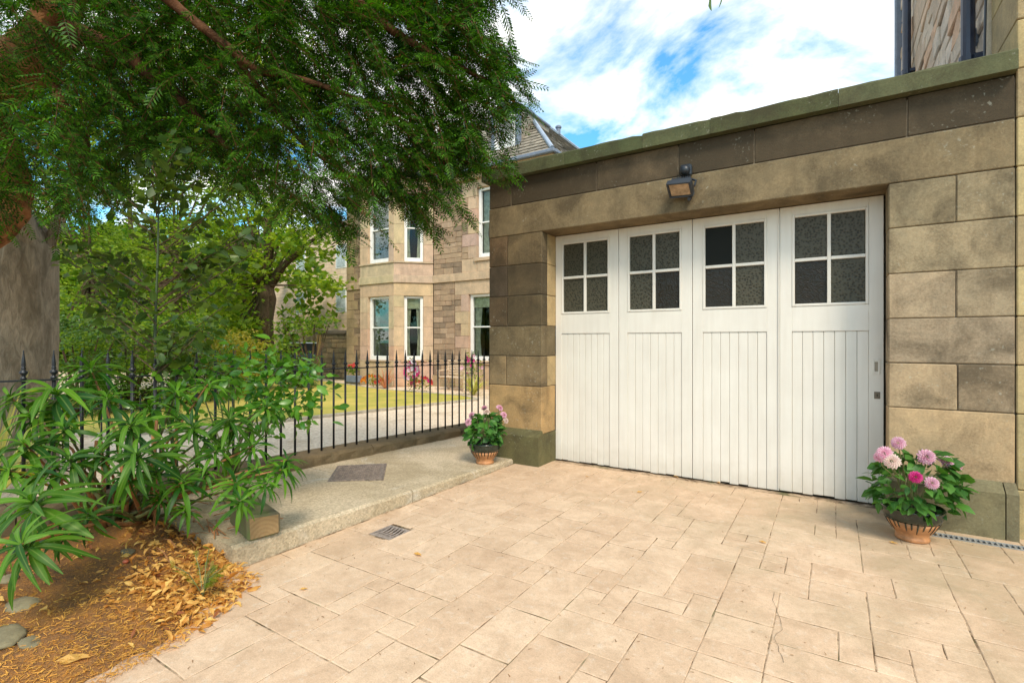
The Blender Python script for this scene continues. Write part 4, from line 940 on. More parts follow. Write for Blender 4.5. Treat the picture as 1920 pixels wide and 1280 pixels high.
p3 = at(792,742,15.8); flower_clump('red_flowers', 'crimson bedding flowers at the foot of the petunias', (p3.x,p3.y,GZ), (.4,.3,.28), 200, [('magenta',14,.06),('red',16,.06)])
p4 = at(868,700,15.6); flower_clump('potted_shrub', 'leafy green shrub with pink flowers behind the bench end', (p4.x,p4.y+.5,GZ), (.38,.3,.68), 420, [('pink',10,.07),('magenta',6,.06)])
p5 = at(662,730,18.2); tr5 = thing('planter', 'grey-blue trough planter with geraniums at the house corner', 'planter', (p5.x,p5.y,GZ))
MB().box(-.32,.32,-.14,.14,.12,.36,.02).build('trough', M['lead'], tr5); MB().box(-.26,.26,-.1,.1,0,.12).build('stand', M['cobble'], tr5)
cloud(120, (0,0,.55), (.32,.15,.24), .09, LEAF1, M['mid'], 'foliage', tr5)
for i in range(7):
    m = MB(); m.lathe([(.01,-.03),(.05,-.01),(.055,.02),(.02,.05)], 7, (random.uniform(-.25,.25),random.uniform(-.1,.0),random.uniform(.6,.8))); m.build('flower', M['red'], tr5)
pl = at(718,665,18.35); ly = thing('vase_lilies', 'pink lilies standing inside the ground floor bay window', 'flowers', (pl.x,pl.y+.35,.66))
MB().lathe([(.05,0),(.08,.1),(.04,.2),(.05,.24)], 10).build('vase', M['wglass'], ly)
for i in range(6):
    a = i*1.05; x, y, z = .16*math.cos(a), .06*math.sin(a), .36+.07*math.sin(a*2.3); MB().tube([(0,0,.1),(x*.6,y*.6,.25),(x,y,z)], .006, 4).build('stalk', M['stem'], ly); m = MB()
    for k in range(6):
        b_ = k*PI/3; c0 = V(x,y,z); m.add([c0, c0+V(.05*math.cos(b_-.3),-.02,.05*math.sin(b_-.3)), c0+V(.1*math.cos(b_),-.05,.1*math.sin(b_)), c0+V(.05*math.cos(b_+.3),-.02,.05*math.sin(b_+.3))], [(0,1,2,3)])
    m.build('flower', M['pink'], ly)

# ------------------------------------------------------------ pots of dahlias
def dahlia_mesh(mat, R_=.035, n=70):
    m = MB()
    for i in range(n):
        t = (i+.5)/n; ph = math.acos(1-1.35*t); a = i*2.39996; L = R_*(.35+.65*t); w_ = R_*.24*(.5+.6*t)
        d = V(math.sin(ph)*math.cos(a), math.sin(ph)*math.sin(a), math.cos(ph)); s = d.cross(V(0,0,1)); s = s.normalized() if s.length > .01 else V(1,0,0); up = s.cross(d)
        b = d*R_*.3; e = d*(R_*.35+L*.65)+V(0,0,-.1*R_*t)
        m.add([b-s*w_*.4, b+s*w_*.4, (b+e)*.5+s*w_-up*w_*.3, e+up*w_*.3, (b+e)*.5-s*w_-up*w_*.3, (b+e)*.5+up*w_*.35], [(0,1,2,5),(0,5,4),(5,2,3),(5,3,4)])
    o = m.build('flower', M[mat]); me = o.data; bpy.data.objects.remove(o); return me
DM = {k: dahlia_mesh(k) for k in ('pink','palepink','magenta')}
def pleaf(mat, w=.30, cur=.25, serr=True):
    vs = []; K = 5
    for k in range(K+1):
        s = k/K; ww = w*math.sin(PI*min(1, s*.92+.06))**.8*(1 + (.18 if serr and k % 2 else 0)); vs += [(-ww, s, .10*ww*2-cur*s*s), (0, s, -cur*s*s), (ww, s, .10*ww*2-cur*s*s)]
    fs = [(3*k+j, 3*k+j+1, 3*k+j+4, 3*k+j+3) for k in range(K) for j in range(2)]
    o = MB().add(vs, fs).build('leaf', M[mat], None, True); me = o.data; bpy.data.objects.remove(o); return me
PLM = [pleaf('potleaf', .30, .25), pleaf('potleaf', .26, .5), pleaf('potleaf', .34, .1)]
def place_leaf(me, parent, p, d, roll, s, name='leaf'):
    d = Vector(d).normalized(); q = d.to_track_quat('Y', 'Z').to_matrix().to_4x4(); o = link(name, me, parent)
    o.matrix_local = Matrix.Translation(p) @ q @ Matrix.Rotation(roll, 4, 'Y') @ Matrix.Scale(s, 4); return o
def pot(name, label, loc, sc, R_fol, H_fol, flowers, nleaf, rot=0, cx_=(0,0)):
    t = thing(name, label, 'flower pot', loc, rot)
    pr = [(.088,.0),(.092,.006),(.090,.022),(.082,.030),(.105,.062),(.128,.098),(.143,.128)]
    MB().lathe([(r*sc, z*sc) for r, z in pr], 36).build('lower_body', M['terra'], t, True)
    up_ = [(.143,.128),(.156,.150),(.163,.172),(.160,.180),(.166,.196),(.170,.206),(.164,.214),(.155,.212),(.150,.196),(.0,.19)]
    MB().lathe([(r*sc*1.001, z*sc) for r, z in up_], 36).build('glazed_body', M['glaze'], t, True)
    for k in range(26):     # glaze runs down over the clay
        a = 2*PI*k/26+random.uniform(-.03,.03); zl = random.uniform(.055,.08); m = MB(); vs = []
        for (z_, r_, hw_) in ((.130,.1455,.0052),(.098,.1298,.0042),(max(zl,.062),.107,.0022)):
            for sg_ in (-1,1):
                b_ = a+sg_*hw_/r_; vs.append((r_*sc*math.cos(b_), r_*sc*math.sin(b_), z_*sc))
            vs.append(((r_+.003)*sc*math.cos(a), (r_+.003)*sc*math.sin(a), z_*sc))
        m.add(vs, [(0,2,5,3),(2,1,4,5),(3,5,8,6),(5,4,7,8)]); m.build('glaze_run', M['glaze'], t)
    MB().lathe([(.148*sc,.193*sc),(.10*sc,.20*sc),(.0,.205*sc)], 18).build('soil', M['pot_soil'], t)
    z0 = .2*sc
    for i in range(16):
        a = random.uniform(0,6.28); rr = random.uniform(.2,.9); MB().tube([(.03*math.cos(a),.03*math.sin(a),z0-.02),(R_fol*.4*rr*math.cos(a),R_fol*.4*rr*math.sin(a),z0+H_fol*.4),(R_fol*.8*rr*math.cos(a)+cx_[0],R_fol*.8*rr*math.sin(a),z0+H_fol*.8)], [.005,.004,.003], 5).build('stem', M['stem'], t)
    for i in range(nleaf):
        u = random.uniform(-1,1); a = random.uniform(0,6.28); rr = random.uniform(.45,1)**.6; h = random.random()
        rad = R_fol*rr*(.62+.42*math.sin(PI*min(1,h*.9+.12))); p = V(cx_[0]*h+rad*math.cos(a), cx_[1]*h+rad*math.sin(a), z0+.015+H_fol*h*(1.0-.25*rr*rr))
        d = V(math.cos(a)+random.gauss(0,.5), math.sin(a)+random.gauss(0,.5), random.gauss(-.15,.45)); place_leaf(random.choice(PLM), t, p, d, random.gauss(0,.6), random.uniform(.05,.09)*(sc**.5))
    for (x, y, z_, kind, s) in flowers:
        MB().tube([(x*.5,y*.5,z0+H_fol*.5),(x*.9,y*.9,z_-.06),(x,y,z_)], .0035, 5).build('flower_stalk', M['stem'], t)
        o = link('flower', DM[kind], t); d = V(x*1.2, y*1.5-.10, .10+.1*random.random()); d.rotate(Matrix.Rotation(0,3,'Z')); q_ = d.to_track_quat('Z','Y').to_matrix().to_4x4(); o.matrix_local = Matrix.Translation((x,y,z_)) @ q_ @ Matrix.Scale(s*1.35,4)
    return t
def loc_of(px, py, base, t_):       # where a measured flower sits relative to its pot
    p = at(px, py, t_); return (p.x-base[0], p.y-base[1], p.z-base[2])
B1 = (-2.885, 4.0, zc(4.0)+.002); B2 = (.425, 4.03, .003)
f1 = [loc_of(x,y,B1,t_)+(k,s) for x,y,t_,k,s in ((878,791,4.85,'pink',1.05),(884,778,4.95,'pink',.95),(908,764,5.05,'pink',.8),(912,772,5.0,'palepink',.95),(937,764,4.95,'pink',.95),(945,777,4.9,'pink',.9),(949,788,4.9,'palepink',.8))]
pot('dahlia_pot', 'smaller dahlia pot standing on the concrete path at the left garage pier', B1, .97, .17, .31, f1, 230)
f2 = [loc_of(x,y,B2,t_)+(k,s) for x,y,t_,k,s in ((1684,830,3.05,'pink',.95),(1658,850,3.02,'pink',1.1),(1648,856,3.08,'pink',.8),(1672,864,2.98,'palepink',1.1),(1738,856,3.0,'pink',1.15),(1775,864,3.05,'pink',1.1),(1796,873,3.1,'pink',.8),(1717,894,2.93,'magenta',.85),(1748,905,2.92,'pink',.9))]
pot('dahlia_pot', 'larger dahlia pot on the paving beside the sliding door edge and channel drain', B2, .98, .225, .40, f2, 290, cx_=(.03,.0))

# ------------------------------------------------------------ foreground spurge shrub
def spleaf(mat, droop):
    vs = []; K = 7; w_ = .078
    for k in range(K+1):
        s = k/K; ww = w_*(math.sin(PI*(s*.93+.05))**.75)*(.75+.5*s if s < .6 else 1.05); z = .28*s - droop*s*s; vs += [(-ww, s*(1-.15*droop*s), z+.25*ww), (0, s*(1-.15*droop*s), z), (ww, s*(1-.15*droop*s), z+.25*ww)]
    o = MB().add(vs, [(3*k+j, 3*k+j+1, 3*k+j+4, 3*k+j+3) for k in range(K) for j in range(2)]).build('leaf', M[mat], None, True); me = o.data; bpy.data.objects.remove(o); return me
SL = [spleaf('spurge', d_) for d_ in (.5,.85,1.25)]; SLY = [spleaf('spurge_y', d_) for d_ in (.5,.9)]
base = V(-3.78, 1.30, bedz(-3.78,1.30))
sh = thing('spurge_shrub', 'large shrub of narrow whorled leaves in the bed in front of the railings', 'shrub', base)
ros = [(105,735,3.0,95,0),(45,830,2.65,85,0),(245,795,2.75,72,0),(255,850,2.55,74,0),(60,940,2.15,112,0),(40,1020,1.95,95,0),(165,962,2.45,56,0),(362,800,3.0,62,0),(430,785,3.1,62,0),(405,845,2.9,42,1),
       (475,835,3.05,48,0),(538,862,2.9,42,1),(528,880,2.85,46,0),(442,905,2.75,52,0),(452,938,2.6,46,0),(340,905,2.7,54,0),(293,882,2.7,46,0),(236,890,2.55,52,0),(170,690,3.2,62,0),
       (330,735,3.2,52,0),(200,745,3.0,56,0),(15,880,2.5,62,0),(500,760,3.2,42,0),(300,930,2.75,34,0),(385,880,2.85,40,0),(130,860,2.6,66,0),(20,745,3.0,62,0),(390,720,3.3,46,0),(480,880,2.9,38,0),(120,800,2.8,60,0),(80,880,2.5,60,0),(190,850,2.7,55,0),(310,850,2.9,50,0),(350,950,2.7,36,0),(280,760,3.1,55,0),(110,1000,2.3,45,0),(500,905,2.75,38,0),(60,780,2.9,60,0)]
ros.sort(key=lambda r: -r[3]); leafn = 0; yo = MB()
restM, restO = [], []
for (px, py, t_, rad, yel) in ros:
    tip = at(px, py, t_) - base; R_ = rad/FPX*t_*1.02; n = 25 if rad > 60 else 21
    root = V(random.uniform(-.15,.15), random.uniform(-.12,.12), -.02); mid = root.lerp(tip, .5) + V(0,0,.05) + V(random.uniform(-.08,.08), random.uniform(-.06,.06), 0)
    lowz = root.lerp(mid, .5) + V(0,0,-.02)
    ax = (tip-mid).normalized(); ax = (ax*.5+V(0,-.25,.75)+V(random.gauss(0,.15),random.gauss(0,.15),0)).normalized()
    MB().tube([root, lowz, mid, tip.lerp(mid,.25), tip], [.012,.011,.008,.006,.004], 6).build('stem', M['stem_brown'] if random.random() < .5 else M['stem'], sh, True)
    a0 = random.uniform(0,6.28); b1 = ax.orthogonal().normalized(); b2 = ax.cross(b1)
    for i in range(n):
        a = a0+i*2.39996; u = i/n; lift = (-.25+1.15*u); d = (b1*math.cos(a)+b2*math.sin(a))*math.cos(lift)+ax*math.sin(lift)
        L = R_*(1.12-.42*u)*random.uniform(.85,1.12); s_ = random.choice(SLY if yel or (random.random() < .02) else SL); p = tip - ax*.05*(1-u)
        zax = ax; y_ = d.normalized(); x_ = y_.cross(zax).normalized(); z_ = x_.cross(y_); mt = Matrix((x_,y_,z_)).transposed().to_4x4(); mt = Matrix.Translation(p) @ mt @ Matrix.Rotation(random.gauss(0,.2),4,'Y') @ Matrix.Diagonal((L*random.uniform(.8,1.05),L,L,1))
        if leafn < 300: o = link('leaf', s_, sh); o.matrix_local = mt; leafn += 1
        else: m3 = np.array(mt); restM.append(m3[:3,:3]); restO.append(m3[:3,3])
tv = [tuple(v.co) for v in SL[1].vertices]; tf = [tuple(p.vertices) for p in SL[1].polygons]
M['spurge_i'] = leaf_mat('spurge_leaves_small', (.010,.065,.005), (.12,.27,.016), .45, .3, (1.6,1.9,.6), spec=.25)
link('leaf', inst_mesh('leaf', tv, tf, np.array(restM), np.array(restO), M['spurge_i']), sh, 'stuff')
for (x, y, h) in ((-3.45,1.38,.55),(-3.85,1.2,.5),(-3.6,1.42,.62),(-4.0,1.3,.45),(-3.7,1.35,.35),(-3.62,1.28,.42),(-3.98,1.40,.4),(-3.5,1.5,.5)):   # bare tan stems
    MB().tube([(x-base.x,y-base.y,-.03),(x-base.x+random.uniform(-.05,.05),y-base.y,h*.5),(x-base.x+random.uniform(-.1,.12),y-base.y,h)], [.014,.012,.009], 7).build('stem', M['stem_brown'], sh, True)

# generic small-leaf bushes with countable leaves
def leafy(name, label, base, clusters, nleaf, lsz, me_list, stems, cat='shrub', stemmat='stem', spread=.10, stuff=None):
    t = thing(name, label, cat, base); per = nleaf//len(clusters)
    for c in clusters:
        c = Vector(c)-Vector(base)
        for i in range(per):
            p = c+V(random.gauss(0,spread),random.gauss(0,spread),random.gauss(0,spread*.8)); d = (p-c)+V(random.gauss(0,.06),random.gauss(0,.06),random.gauss(-.02,.05)); place_leaf(random.choice(me_list), t, p, d, random.gauss(0,.8), random.uniform(.7,1.25)*lsz)
        if stems: 
            k = V(random.uniform(-.05,.05), random.uniform(-.05,.05), c.z*.3); MB().tube([(0,0,-.02), k, k.lerp(c,.6)+V(0,0,.04), c], [.008,.007,.005,.003], 5).build('stem', M[stemmat], t, True)
    if stuff:
        for c in clusters:
            cloud(stuff, tuple(Vector(c)-Vector(base)), (spread*1.7,)*3, lsz, LEAF2, M['gris_i'] if 'gloss' in label else M['deep'], 'foliage', t)
    return t
M['gris_i'] = leaf_mat('glossy_leaves_small', (.04,.16,.012), (.14,.32,.025), .3, .35, spec=.45)
GL = [pleaf('gris', .28, .2, False), pleaf('gris', .24, .4, False)]; HL = [pleaf('holly', .28, .2, True), pleaf('holly', .33, .35, False)]
gb = (-3.78, 2.0, .1)
cl = [tuple(at(x,y,t_)) for x,y,t_ in ((565,700,3.55),(580,730,3.5),(540,760,3.55),(515,715,3.6),(560,770,3.5),(500,750,3.6),(470,720,3.7),(450,680,3.75),(430,710,3.7),(520,690,3.6),(400,690,3.8),(480,790,3.5),(360,700,3.8),(330,770,3.6),(300,800,3.4),(420,840,3.4))]
leafy('griselinia_bush', 'glossy bright green bush leaning against the middle of the railings', gb, cl, 288, .075, GL, True, spread=.10, stuff=30)
# slender sapling
sb = V(*gnd(293, 930, .1)); sb = V(-3.86, 1.72, .08)
sp_ = thing('sapling', 'slender dark-leaved sapling rising through the shrub before the pale trunk', 'tree', sb)
top = at(298,330,3.5)-sb; m0 = at(290,640,3.55)-sb
MB().tube([(0,0,-.03), m0*.5, m0, at(296,470,3.5)-sb, top], [.014,.012,.010,.007,.003], 7).build('trunk', simple('green_sapling_bark', (.05,.075,.025), .6), sp_, True)
clus = []
for i in range(44):
    y = random.uniform(240, 660); wdt = 40+165*max(0, math.sin(PI*(y-215)/470)); px = 298+random.uniform(-1,1)*wdt; clus.append((px, y, random.uniform(3.2,4.1)))
nl = 0; rM, rO = [], []
for (px, y, t_) in clus:
    tip = at(px, y, t_)-sb; st = at(294+(px-294)*.02, min(y+60+abs(px-294)*.25, 700), 3.52)-sb
    MB().tube([st, st.lerp(tip,.5)+V(0,0,-.01), tip], [.005,.004,.002], 5).build('branch', M['bark_dark'], sp_)
    for i in range(26):
        s_ = random.uniform(.3,1.05); p = st.lerp(tip, s_)+V(random.gauss(0,.045),random.gauss(0,.045),random.gauss(0,.045)); d = (tip-st).normalized()*.6+V(random.gauss(0,.6),random.gauss(0,.6),random.gauss(-.25,.4)); sc_ = random.uniform(.06,.10)
        if i < 6 and nl < 290: place_leaf(random.choice(HL), sp_, p, d, random.gauss(0,.8), sc_); nl += 1
        else: rM.append(frames(np.array([list(d)]), np.array([random.gauss(0,.8)]), sc_)[0]); rO.append(list(p))
link('leaf', inst_mesh('leaf', *LEAF2, np.array(rM), np.array(rO), leaf_mat('sapling_leaves_small', (.03,.075,.012), (.11,.17,.02), .4, .4)), sp_, 'stuff')

# ------------------------------------------------------------ yew overhead
yew = thing('yew_tree', 'old spreading yew with red-brown limbs and dark needles overhanging the yard', 'tree', (-6.6,.55,GZ))
YO = Vector(yew.location)
def ytube(pts, rs, n=12, name='limb', wob=.0):
    P_ = [Vector(p)-YO for p in pts]; out = []; rr = []
    for i in range(len(P_)-1):      # Catmull-Rom resample
        a, b, c, d = P_[max(i-1,0)], P_[i], P_[i+1], P_[min(i+2,len(P_)-1)]
        for k in range(8):
            t_ = k/8; out.append(.5*((2*b)+(c-a)*t_+(2*a-5*b+4*c-d)*t_*t_+(3*b-3*c+d-a)*t_**3)); rr.append(rs[i]*(1-t_)+rs[i+1]*t_)
    out.append(P_[-1]); rr.append(rs[-1]); m = MB(); m.tube(out, rr, n)
    m.v = [tuple(Vector(v)+V(random.uniform(-1,1),random.uniform(-1,1),random.uniform(-1,1))*wob) for v in m.v]
    return m.build(name, M['bark_yew' if rs[0] > .09 else 'bark_twig_shaded'], yew, True)
ytube([(-6.6,.55,GZ-.1),(-6.55,.55,.6),(-6.4,.6,1.6),tuple(at(-420,260,4.3))], [.38,.33,.30,.24], 20, 'trunk', .012)
ytube([at(-420,260,4.3),at(-200,270,4.1),at(-40,175,3.9),at(60,105,3.8),at(100,40,3.7),at(135,-60,3.6),at(180,-300,3.6)], [.22,.20,.20,.18,.13,.12,.10], 18, 'limb', .010)
ytube([at(-200,470,4.4),at(-60,460,4.3),at(10,400,4.3),at(22,330,4.3),at(0,250,4.2),at(-60,170,4.1)], [.10,.12,.15,.12,.10,.11], 16, 'limb', .012)
ytube([at(100,40,3.7),at(180,75,3.7),at(240,105,3.75),at(290,150,3.8),at(350,200,3.9),at(430,280,4.0)], [.075,.06,.055,.045,.03,.02], 10, 'limb', .006)
ytube([at(250,-60,3.5),at(340,20,3.5),at(430,90,3.6),at(480,130,3.7),at(570,150,3.8),at(700,200,3.9),at(820,290,4.0)], [.05,.035,.03,.028,.022,.016,.008], 8, 'limb', .003)
ytube([at(150,130,4.2),at(230,120,4.2),at(330,170,4.3),at(420,300,4.4)], [.05,.04,.03,.018], 8, 'limb', .004)
ytube([at(160,60,4.0),at(100,150,4.2),at(160,260,4.3),at(150,330,4.3)], [.05,.04,.03,.015], 8, 'limb', .004)
ytube([at(400,-250,3.4),at(600,-60,3.6),at(740,60,3.8),at(870,130,3.9),at(960,170,4.0)], [.06,.045,.03,.018,.006], 8, 'limb', .003)
ytube([at(430,90,3.6),at(560,260,4.0),at(660,330,4.1),at(760,380,4.1)], [.022,.018,.012,.006], 7, 'limb', .002)
ytube([at(700,200,3.9),at(800,250,3.9),at(880,310,3.9),at(945,315,3.9)], [.014,.012,.008,.004], 6, 'limb', .001)
# needle sprays
SPv, SPf = [], []
for k in range(6):
    y = .006+k*.018; l = .033*(1-.40*(k/5)**3)
    for sg_ in (-1,1):
        dx, dy_ = sg_*math.cos(.62)*l, math.sin(.62)*l; b = len(SPv); w2 = .0056
        SPv += [(0,y-w2*.6,0),(dx*.55,y+dy_*.55-w2,.003),(dx,y+dy_,-.003),(dx*.55,y+dy_*.55+w2,.003)]; SPf += [(b,b+1,b+2,b+3)]
b = len(SPv); SPv += [(-.0012,0,0),(.0012,0,0),(.0006,.112,0),(-.0006,.112,0)]; SPf += [(b,b+1,b+2,b+3)]
YPOLY = [(-260,-330),(930,-330),(925,-20),(900,30),(905,60),(935,85),(945,130),(930,165),(900,200),(880,240),(862,270),(830,290),(800,310),(770,320),(720,325),(690,350),(640,385),(590,390),(545,375),(470,345),(400,310),(300,290),(240,310),(190,350),(120,380),(60,360),(-260,380)]
mats, offs = [], []; tw = MB(); rs_ = np.random.default_rng(3)
def spray_twig(p, d, L, n=12, lift=0):
    d = d.normalized(); side = d.cross(V(0,0,1)).normalized(); end = None; pts = []
    for k in range(n):
        s = k/(n-1); q = p + d*L*s + V(0,0,-L*.35*s*s); pts.append(q)
        for sd_ in ((-1,1) if k < n-1 else (0,)):
            dd = d*.7 + side*sd_*.8 + V(0,0,-.12-.2*s) + V(*rs_.normal(0,.14,3)); mats.append(frames(np.array([list(dd)]), np.array([rs_.normal(0,.45)]), rs_.choice([.7,.95,1.2,1.6]))[0]); offs.append(list(q))
    tw.tube([pts[0], pts[len(pts)//2], pts[-1]], [.0035,.0025,.0012], 4, False)
ncl = 0; tries = 0
def nse(x, y): return math.sin(x*.013+1.7*math.sin(y*.011))*math.cos(y*.017+1.3*math.sin(x*.009))
while ncl < 3200 and tries < 60000:
    tries += 1; px, py = random.uniform(-260, 965), random.uniform(-330, 390)
    if not in_poly(px, py, YPOLY): continue
    if random.random() < (.18 if px < 620 else .06) and nse(px*1.6, py*1.6) > .45: continue
    if py < -60 and random.random() < .55: continue
    if px < 130 and py < 330 and random.random() < .30: continue
    t_ = random.uniform(3.5, 5.6) if px < 700 else random.uniform(3.6, 4.7)
    if px < 150: t_ = random.uniform(4.3, 6.0) if random.random() < .8 else random.uniform(3.0,3.4)
    a = random.gauss(0,.9); d = Rv*math.cos(a)*.9 + Fv*math.sin(a) + V(0,0,random.gauss(-.35,.35)); L = random.uniform(.18,.34)
    if random.random() < .3: d += V(0,0,-1.0)
    if px < 560 and random.random() < .3: d = -Rv*.4 + Fv*random.gauss(0,.6) + V(0,0,-.5)
    spray_twig(at(px, py, t_)-YO, d, L, 7); ncl += 1
for (x0,y0,x1,y1,t_,n) in ((700,325,880,385,3.85,9),(760,300,960,300,3.9,12),(600,380,670,430,4.0,5),(540,370,650,410,4.1,8),(900,60,985,130,4.0,5),(900,150,995,175,4.0,6),(690,330,820,400,4.0,10),(720,330,800,375,4.2,5),(800,270,900,262,3.9,5),(880,200,960,220,4.0,5),(930,70,975,95,4.0,3)):
    for i in range(n):
        s = (i+random.random())/n*.9; p = at(x0+(x1-x0)*s+random.gauss(0,10), y0+(y1-y0)*s+random.gauss(0,8), t_+random.gauss(0,.1)); e = at(x0+(x1-x0)*min(1,s+.25), y0+(y1-y0)*min(1,s+.25)+14, t_); d = (e-p)
        spray_twig(p-YO, d+V(0,0,random.gauss(-.02,.03))+Fv*random.gauss(0,.05), random.uniform(.14,.24), 8)
link('foliage', inst_mesh('foliage', SPv, SPf, np.array(mats), np.array(offs), M['yew']), yew, 'stuff')
tw.build('twigs', M['bark_twig_shaded'], yew, kind='stuff')

# ------------------------------------------------------------ trees and shrubs beyond the railings
def tree(name, label, base, trunk, clumps, nper, lsz, leafm, barkm, tmpl=LEAF1, cat='tree', cr=.42, nb_=10, limbs=()):
    t = thing(name, label, cat, base); B = Vector(base)
    if trunk:
        m = MB(); m.tube([Vector(p)-B for p, r in trunk], [r for p, r in trunk], 16)
        m.v = [tuple(Vector(v)*(1)+V(random.uniform(-.012,.012),random.uniform(-.012,.012),0)) for v in m.v]; m.build('trunk', M[barkm], t, True)
    for (pts, rs) in limbs: MB().tube([Vector(p)-B for p in pts], list(rs), 9).build('limb', M[barkm], t, True)
    P_, D_ = [], []; br = MB(); origin = (Vector(trunk[-1][0])-B) if trunk else V(0,0,.1)
    for (c, r, n) in clumps:
        c = Vector(c)-B
        for i in range(n):
            a = rng.normal(size=3); a /= np.linalg.norm(a); rad = rng.uniform(.25,1)**.5; q = np.array(c)+a*rad*np.array(r)
            k = nper; pp = rng.normal(size=(k,3))*np.array([cr,cr,cr*.45])+q; dd = rng.normal(size=(k,3)); dd[:,2] = dd[:,2]*.35-.25; dd[:,:2] += (a[:2]*.6); P_.append(pp); D_.append(dd)
            if i % nb_ == 0: e = Vector(q); mid = origin.lerp(e,.55)+V(0,0,.15*r[2]*.3); br.tube([origin, mid, e], [.045,.028,.008], 5, False)
    P_ = np.concatenate(P_); D_ = np.concatenate(D_); n = len(P_)
    me = inst_mesh('foliage', *tmpl, frames(D_, rng.normal(0,.6,n), rng.uniform(.7,1.3,n)*lsz), P_, M[leafm]); link('foliage', me, t, 'stuff')
    if br.v: br.build('branches', M[barkm], t)
    return t
# pale trunk at the left edge (stands behind the low fence)
pb_ = at(40,640,6.0)
pt = thing('pale_trunked_tree', 'thick smooth grey trunk at the left edge with forking limbs', 'tree', (pb_.x, pb_.y, GZ)); PB = Vector(pt.location)
def ring_trunk():
    m = MB(); vs = []; n = 28; lv = [(900,.40,30),(860,.385,32),(780,.365,36),(700,.345,40),(640,.335,42),(560,.31,45),(500,.29,48),(465,.27,52),(430,.22,44),(400,.17,30),(360,.13,5),(300,.11,-40)]
    for (py, r, px) in lv:
        c = at(px, py, 6.0)-PB
        for k in range(n):
            a = 2*PI*k/n; rr = r*(1+.05*math.sin(3*a+py*.01)+.035*math.sin(7*a+1)+random.uniform(-.012,.012)); vs.append((c.x+rr*math.cos(a), c.y+rr*math.sin(a), c.z))
    fs = [(i*n+k, i*n+(k+1)%n, (i+1)*n+(k+1)%n, (i+1)*n+k) for i in range(len(lv)-1) for k in range(n)]+[tuple((len(lv)-1)*n+k for k in range(n))]
    m.add(vs, fs); m.build('trunk', M['bark_pale'], pt, True)
ring_trunk()
for pts, rs in (([(45,560,6.02),(15,480,5.95),(-60,420,5.9),(-140,380,5.9)],[.12,.14,.12,.10]), ([(55,540,6.0),(58,470,5.92),(40,400,5.85),(0,330,5.8)],[.10,.12,.10,.08]), ([(55,560,6),(80,480,6.02),(108,420,6.1),(128,330,6.3)],[.08,.11,.07,.04])):
    MB().tube([at(*p)-PB for p in pts], rs, 14).build('limb', M['bark_pale'], pt, True)
# sycamore
sy = at(497,640,20); G0 = GZ-.02
tree('sycamore_tree', 'yellow-green sycamore with brown trunk between the railings and the far building', (sy.x,sy.y,G0),
     [((sy.x,sy.y,G0),.42),(tuple(at(497,670,20)),.36),(tuple(at(495,600,20)),.34),(tuple(at(500,560,20)),.36),(tuple(at(497,535,20)),.30)],
     [(at(480,500,19.5),(1.5,1.3,.7),10),(at(440,560,19),(1.3,1.2,1.0),10),(at(590,455,19.6),(1.3,1.2,.5),6),(at(480,410,20),(2.4,2.0,1.2),22),(at(430,620,19),(.9,.9,.7),8),(at(618,520,19),(.5,.6,.45),3),(at(380,480,20),(2.2,2.0,2.0),22),(at(500,250,20.5),(4.0,3.0,2.4),26),(at(440,650,19.3),(.8,.8,.4),7)],
     95, .17, 'syc', 'bark_dark', PALM, cr=.40, nb_=3, limbs=[([at(497,545,20),at(470,500,20),at(420,450,20)],(.2,.13,.06)),([at(500,545,20),at(530,500,20),at(570,460,19.8),at(620,430,19.6)],(.2,.14,.09,.04)),([at(498,540,20),at(505,470,20.2),at(500,380,20.4)],(.22,.17,.1)),([at(493,625,20),at(465,615,19.8),at(430,590,19.5)],(.07,.05,.02))])
s2 = at(585,640,18.5)
tree('elder_bush', 'thin airy green bush in front of the parked car', (s2.x,s2.y,G0), None, [(at(560,610,18.5),(.7,.6,.55),7),(at(600,600,18.5),(.7,.5,.4),6),(at(545,650,18.5),(.6,.5,.4),7)], 34, .13, 'mid', 'bark_dark', PALM, 'shrub', cr=.26, nb_=1)
bt = [('lime_tree', 'light green broadleaf tree behind the sapling, left of the sycamore', at(330,640,15), [(at(330,480,15),(1.6,1.6,1.3),34),(at(240,420,15),(1.8,1.6,1.6),34),(at(380,330,15.5),(2.0,1.6,1.6),34),(at(300,590,14.5),(1.4,1.2,.8),22)], 95, .11, 'mid'),
      ('lime_tree', 'light green broadleaf tree just right of the pale trunk', at(170,640,13), [(at(170,520,13),(1.1,1.3,1.3),34),(at(120,350,13.5),(1.8,1.6,1.8),34),(at(190,620,12.5),(1.1,1.1,.7),24),(at(60,200,14),(2,2,2),26)], 95, .10, 'mid'),
      ('tall_tree', 'tall pale-crowned tree glimpsed through gaps in the yew above the sycamore', at(260,640,24), [(at(230,200,24),(5,3,4),46),(at(450,150,25),(5,3,4),46),(at(60,250,24),(5,3,4.5),36)], 110, .22, 'syc')]
for (nm, lb, b_, cl_, npz, ls, mt) in bt:
    tree(nm, lb, (b_.x,b_.y,G0), [((b_.x,b_.y,G0),.16),((b_.x,b_.y,1.2),.13),(tuple(Vector(cl_[0][0])),.08)], cl_, npz, ls, mt, 'bark_dark', LEAF2, cr=.34 if ls < .2 else .7, nb_=5)
